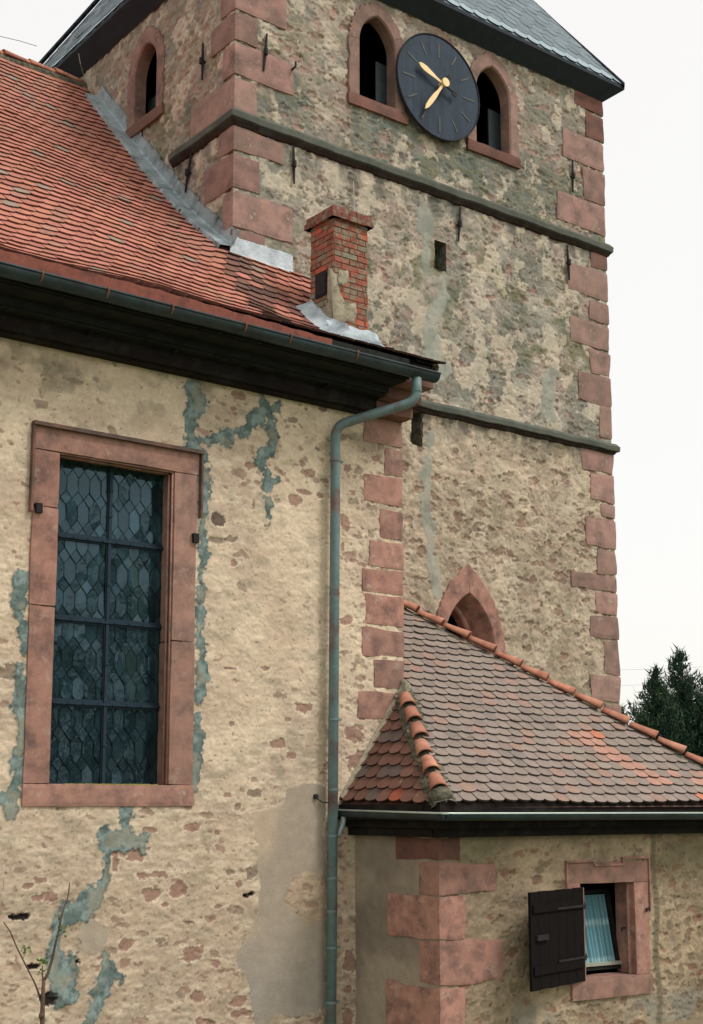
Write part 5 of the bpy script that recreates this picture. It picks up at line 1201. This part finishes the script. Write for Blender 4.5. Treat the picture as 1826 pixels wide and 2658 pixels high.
# ================================================================== CONIFERS behind, right
def conifer(px_, topy, dist, base_r, label, seed, dens=1.0):
    d = ray(px_, topy); d = d*(dist/(d@cF)); X, Yc, zt = d; H = zt-GZ; rr = random.Random(seed)
    t = root('conifer_tree', (X, Yc, GZ), label, 'tree', 'conifers behind the annex')
    b = MB(); b.tube([(X, Yc, GZ), (X+.05, Yc, GZ+H*.4), (X, Yc, GZ+H*.8), (X, Yc, zt)], [.16, .11, .05, .012], 8); b.build('trunk', M_bark, t)
    V = []; F = []
    def tuft(c, d, s, m_):
        for k in range(m_):
            e = unit(d+vec(rr.gauss(0, .55), rr.gauss(0, .55), rr.gauss(0, .45))); w = unit(np.cross(e, vec(rr.random()-.5, rr.random()-.5, rr.random()-.5)))*s*.11; n = len(V)
            p = c+vec(rr.gauss(0, .3), rr.gauss(0, .3), rr.gauss(0, .3))*s; V.extend([p-w, p+w, p+e*s]); F.append([n, n+1, n+2])
    z = zt-.05; 
    while z > GZ+.8:
        f = (zt-z)/H; R = base_r*(.05+min(1.0, (f/.27)**1.25)+.5*max(0, f-.27)); nb = int((5+15*min(1, f*3))*dens)
        for k in range(nb):
            a = rr.uniform(0, 2*math.pi); L = R*rr.uniform(.6, 1.25); up = .55-.5*min(1, f*1.6)+rr.uniform(-.1, .15)
            di = unit(vec(math.cos(a), math.sin(a), up)); m_ = max(2, int(L/.14))
            for i in range(m_):
                q = (i+.5)/m_; c = vec(X, Yc, z)+di*L*q+Z*(.12*L*q*q); tuft(c, unit(di+Z*.45), .19*(.7+.6*(1-q)), 7 if q > .4 else 4)
            if rr.random() < .35: tuft(vec(X, Yc, z)+di*L+Z*.1*L, vec(0, 0, 1), .25, 6)
        z -= .13+.06*rr.random()
    tuft(vec(X, Yc, zt-.1), Z, .3, 12)
    build('crown', V, F, M_needle, t)
conifer(1766, 1698, 40, 1.2, 'tallest dark conifer with a pointed leader beyond the hip tiles', 1)
conifer(1700, 1745, 38, .85, 'smaller conifer with forked leader just left of the tallest one', 2)
conifer(1845, 1760, 39, 1.3, 'dark conifer cut off by the right edge of the photo', 3)
conifer(1665, 1865, 44, .7, 'low conifer nearest the tower beside the taller pair', 4)
conifer(1608, 1850, 36, .55, 'slim conifer top peeping out at the tower corner', 5)
# power lines far behind
pw = MB()
for (y0, y1) in ((1742, 1722), (1783, 1760), (1895, 1850)):
    a = ray(1560, y0)*60; b2 = ray(1900, y1)*60; a = a+(a-b2)*.6; b2 = b2+(b2-a)*.6; mid = [a+(b2-a)*k/12-Z*1.2*(1-(2*k/12-1)**2)*.4+Z*.4 for k in range(13)]; pw.tube(mid, .006, 5)
po = pw.build('power_line', M_wire, None); po['label'] = 'faint thin overhead wires crossing the pale sky at right'; po['category'] = 'wires'

# ================================================================== garden tree behind the viewpoint: what the big window mirrors
gt = root('garden_tree', (16.5, -9.0, GZ), 'broad leafy garden tree that the tall leaded window mirrors', 'tree')
b = MB(); b.tube([(16.5, -9, GZ), (16.4, -9, GZ+1.5), (16.6, -9.1, GZ+3.5), (16.5, -9, GZ+7)], [.3, .24, .18, .06], 10)
for k in range(7):
    a = k*.9; b.tube([(16.5, -9, GZ+2.2+k*.6), (16.5+1.4*math.cos(a), -9+1.4*math.sin(a), GZ+3.6+k*.7), (16.5+2.6*math.cos(a), -9+2.6*math.sin(a), GZ+4.6+k*.75)], [.09, .06, .02], 6)
b.build('trunk', M_bark, gt)
V = []; F = []; rr = random.Random(77)
for k in range(90):
    a, el, q = rr.uniform(0, 6.28), math.asin(rr.uniform(-.8, 1)), rr.uniform(.35, 1)**.5; c = vec(16.5+3.9*q*math.cos(a)*math.cos(el), -9+3.9*q*math.sin(a)*math.cos(el), GZ+6.2+3.6*q*math.sin(el)); R_ = rr.uniform(.45, .95)
    for i in range(90):
        p = c+vec(rr.gauss(0, .5), rr.gauss(0, .5), rr.gauss(0, .4))*R_; e = unit(vec(rr.gauss(0, 1), rr.gauss(0, 1), rr.gauss(0, 1))); w = unit(np.cross(e, vec(rr.gauss(0, 1), rr.gauss(0, 1), 1)))*.07; n = len(V)
        V += [p-e*.12, p+w, p+e*.12, p-w]; F.append([n, n+1, n+2, n+3])
build('crown', V, F, leaf_mat('garden_leaves', srgb(70, 92, 50), srgb(100, 118, 66)), gt)
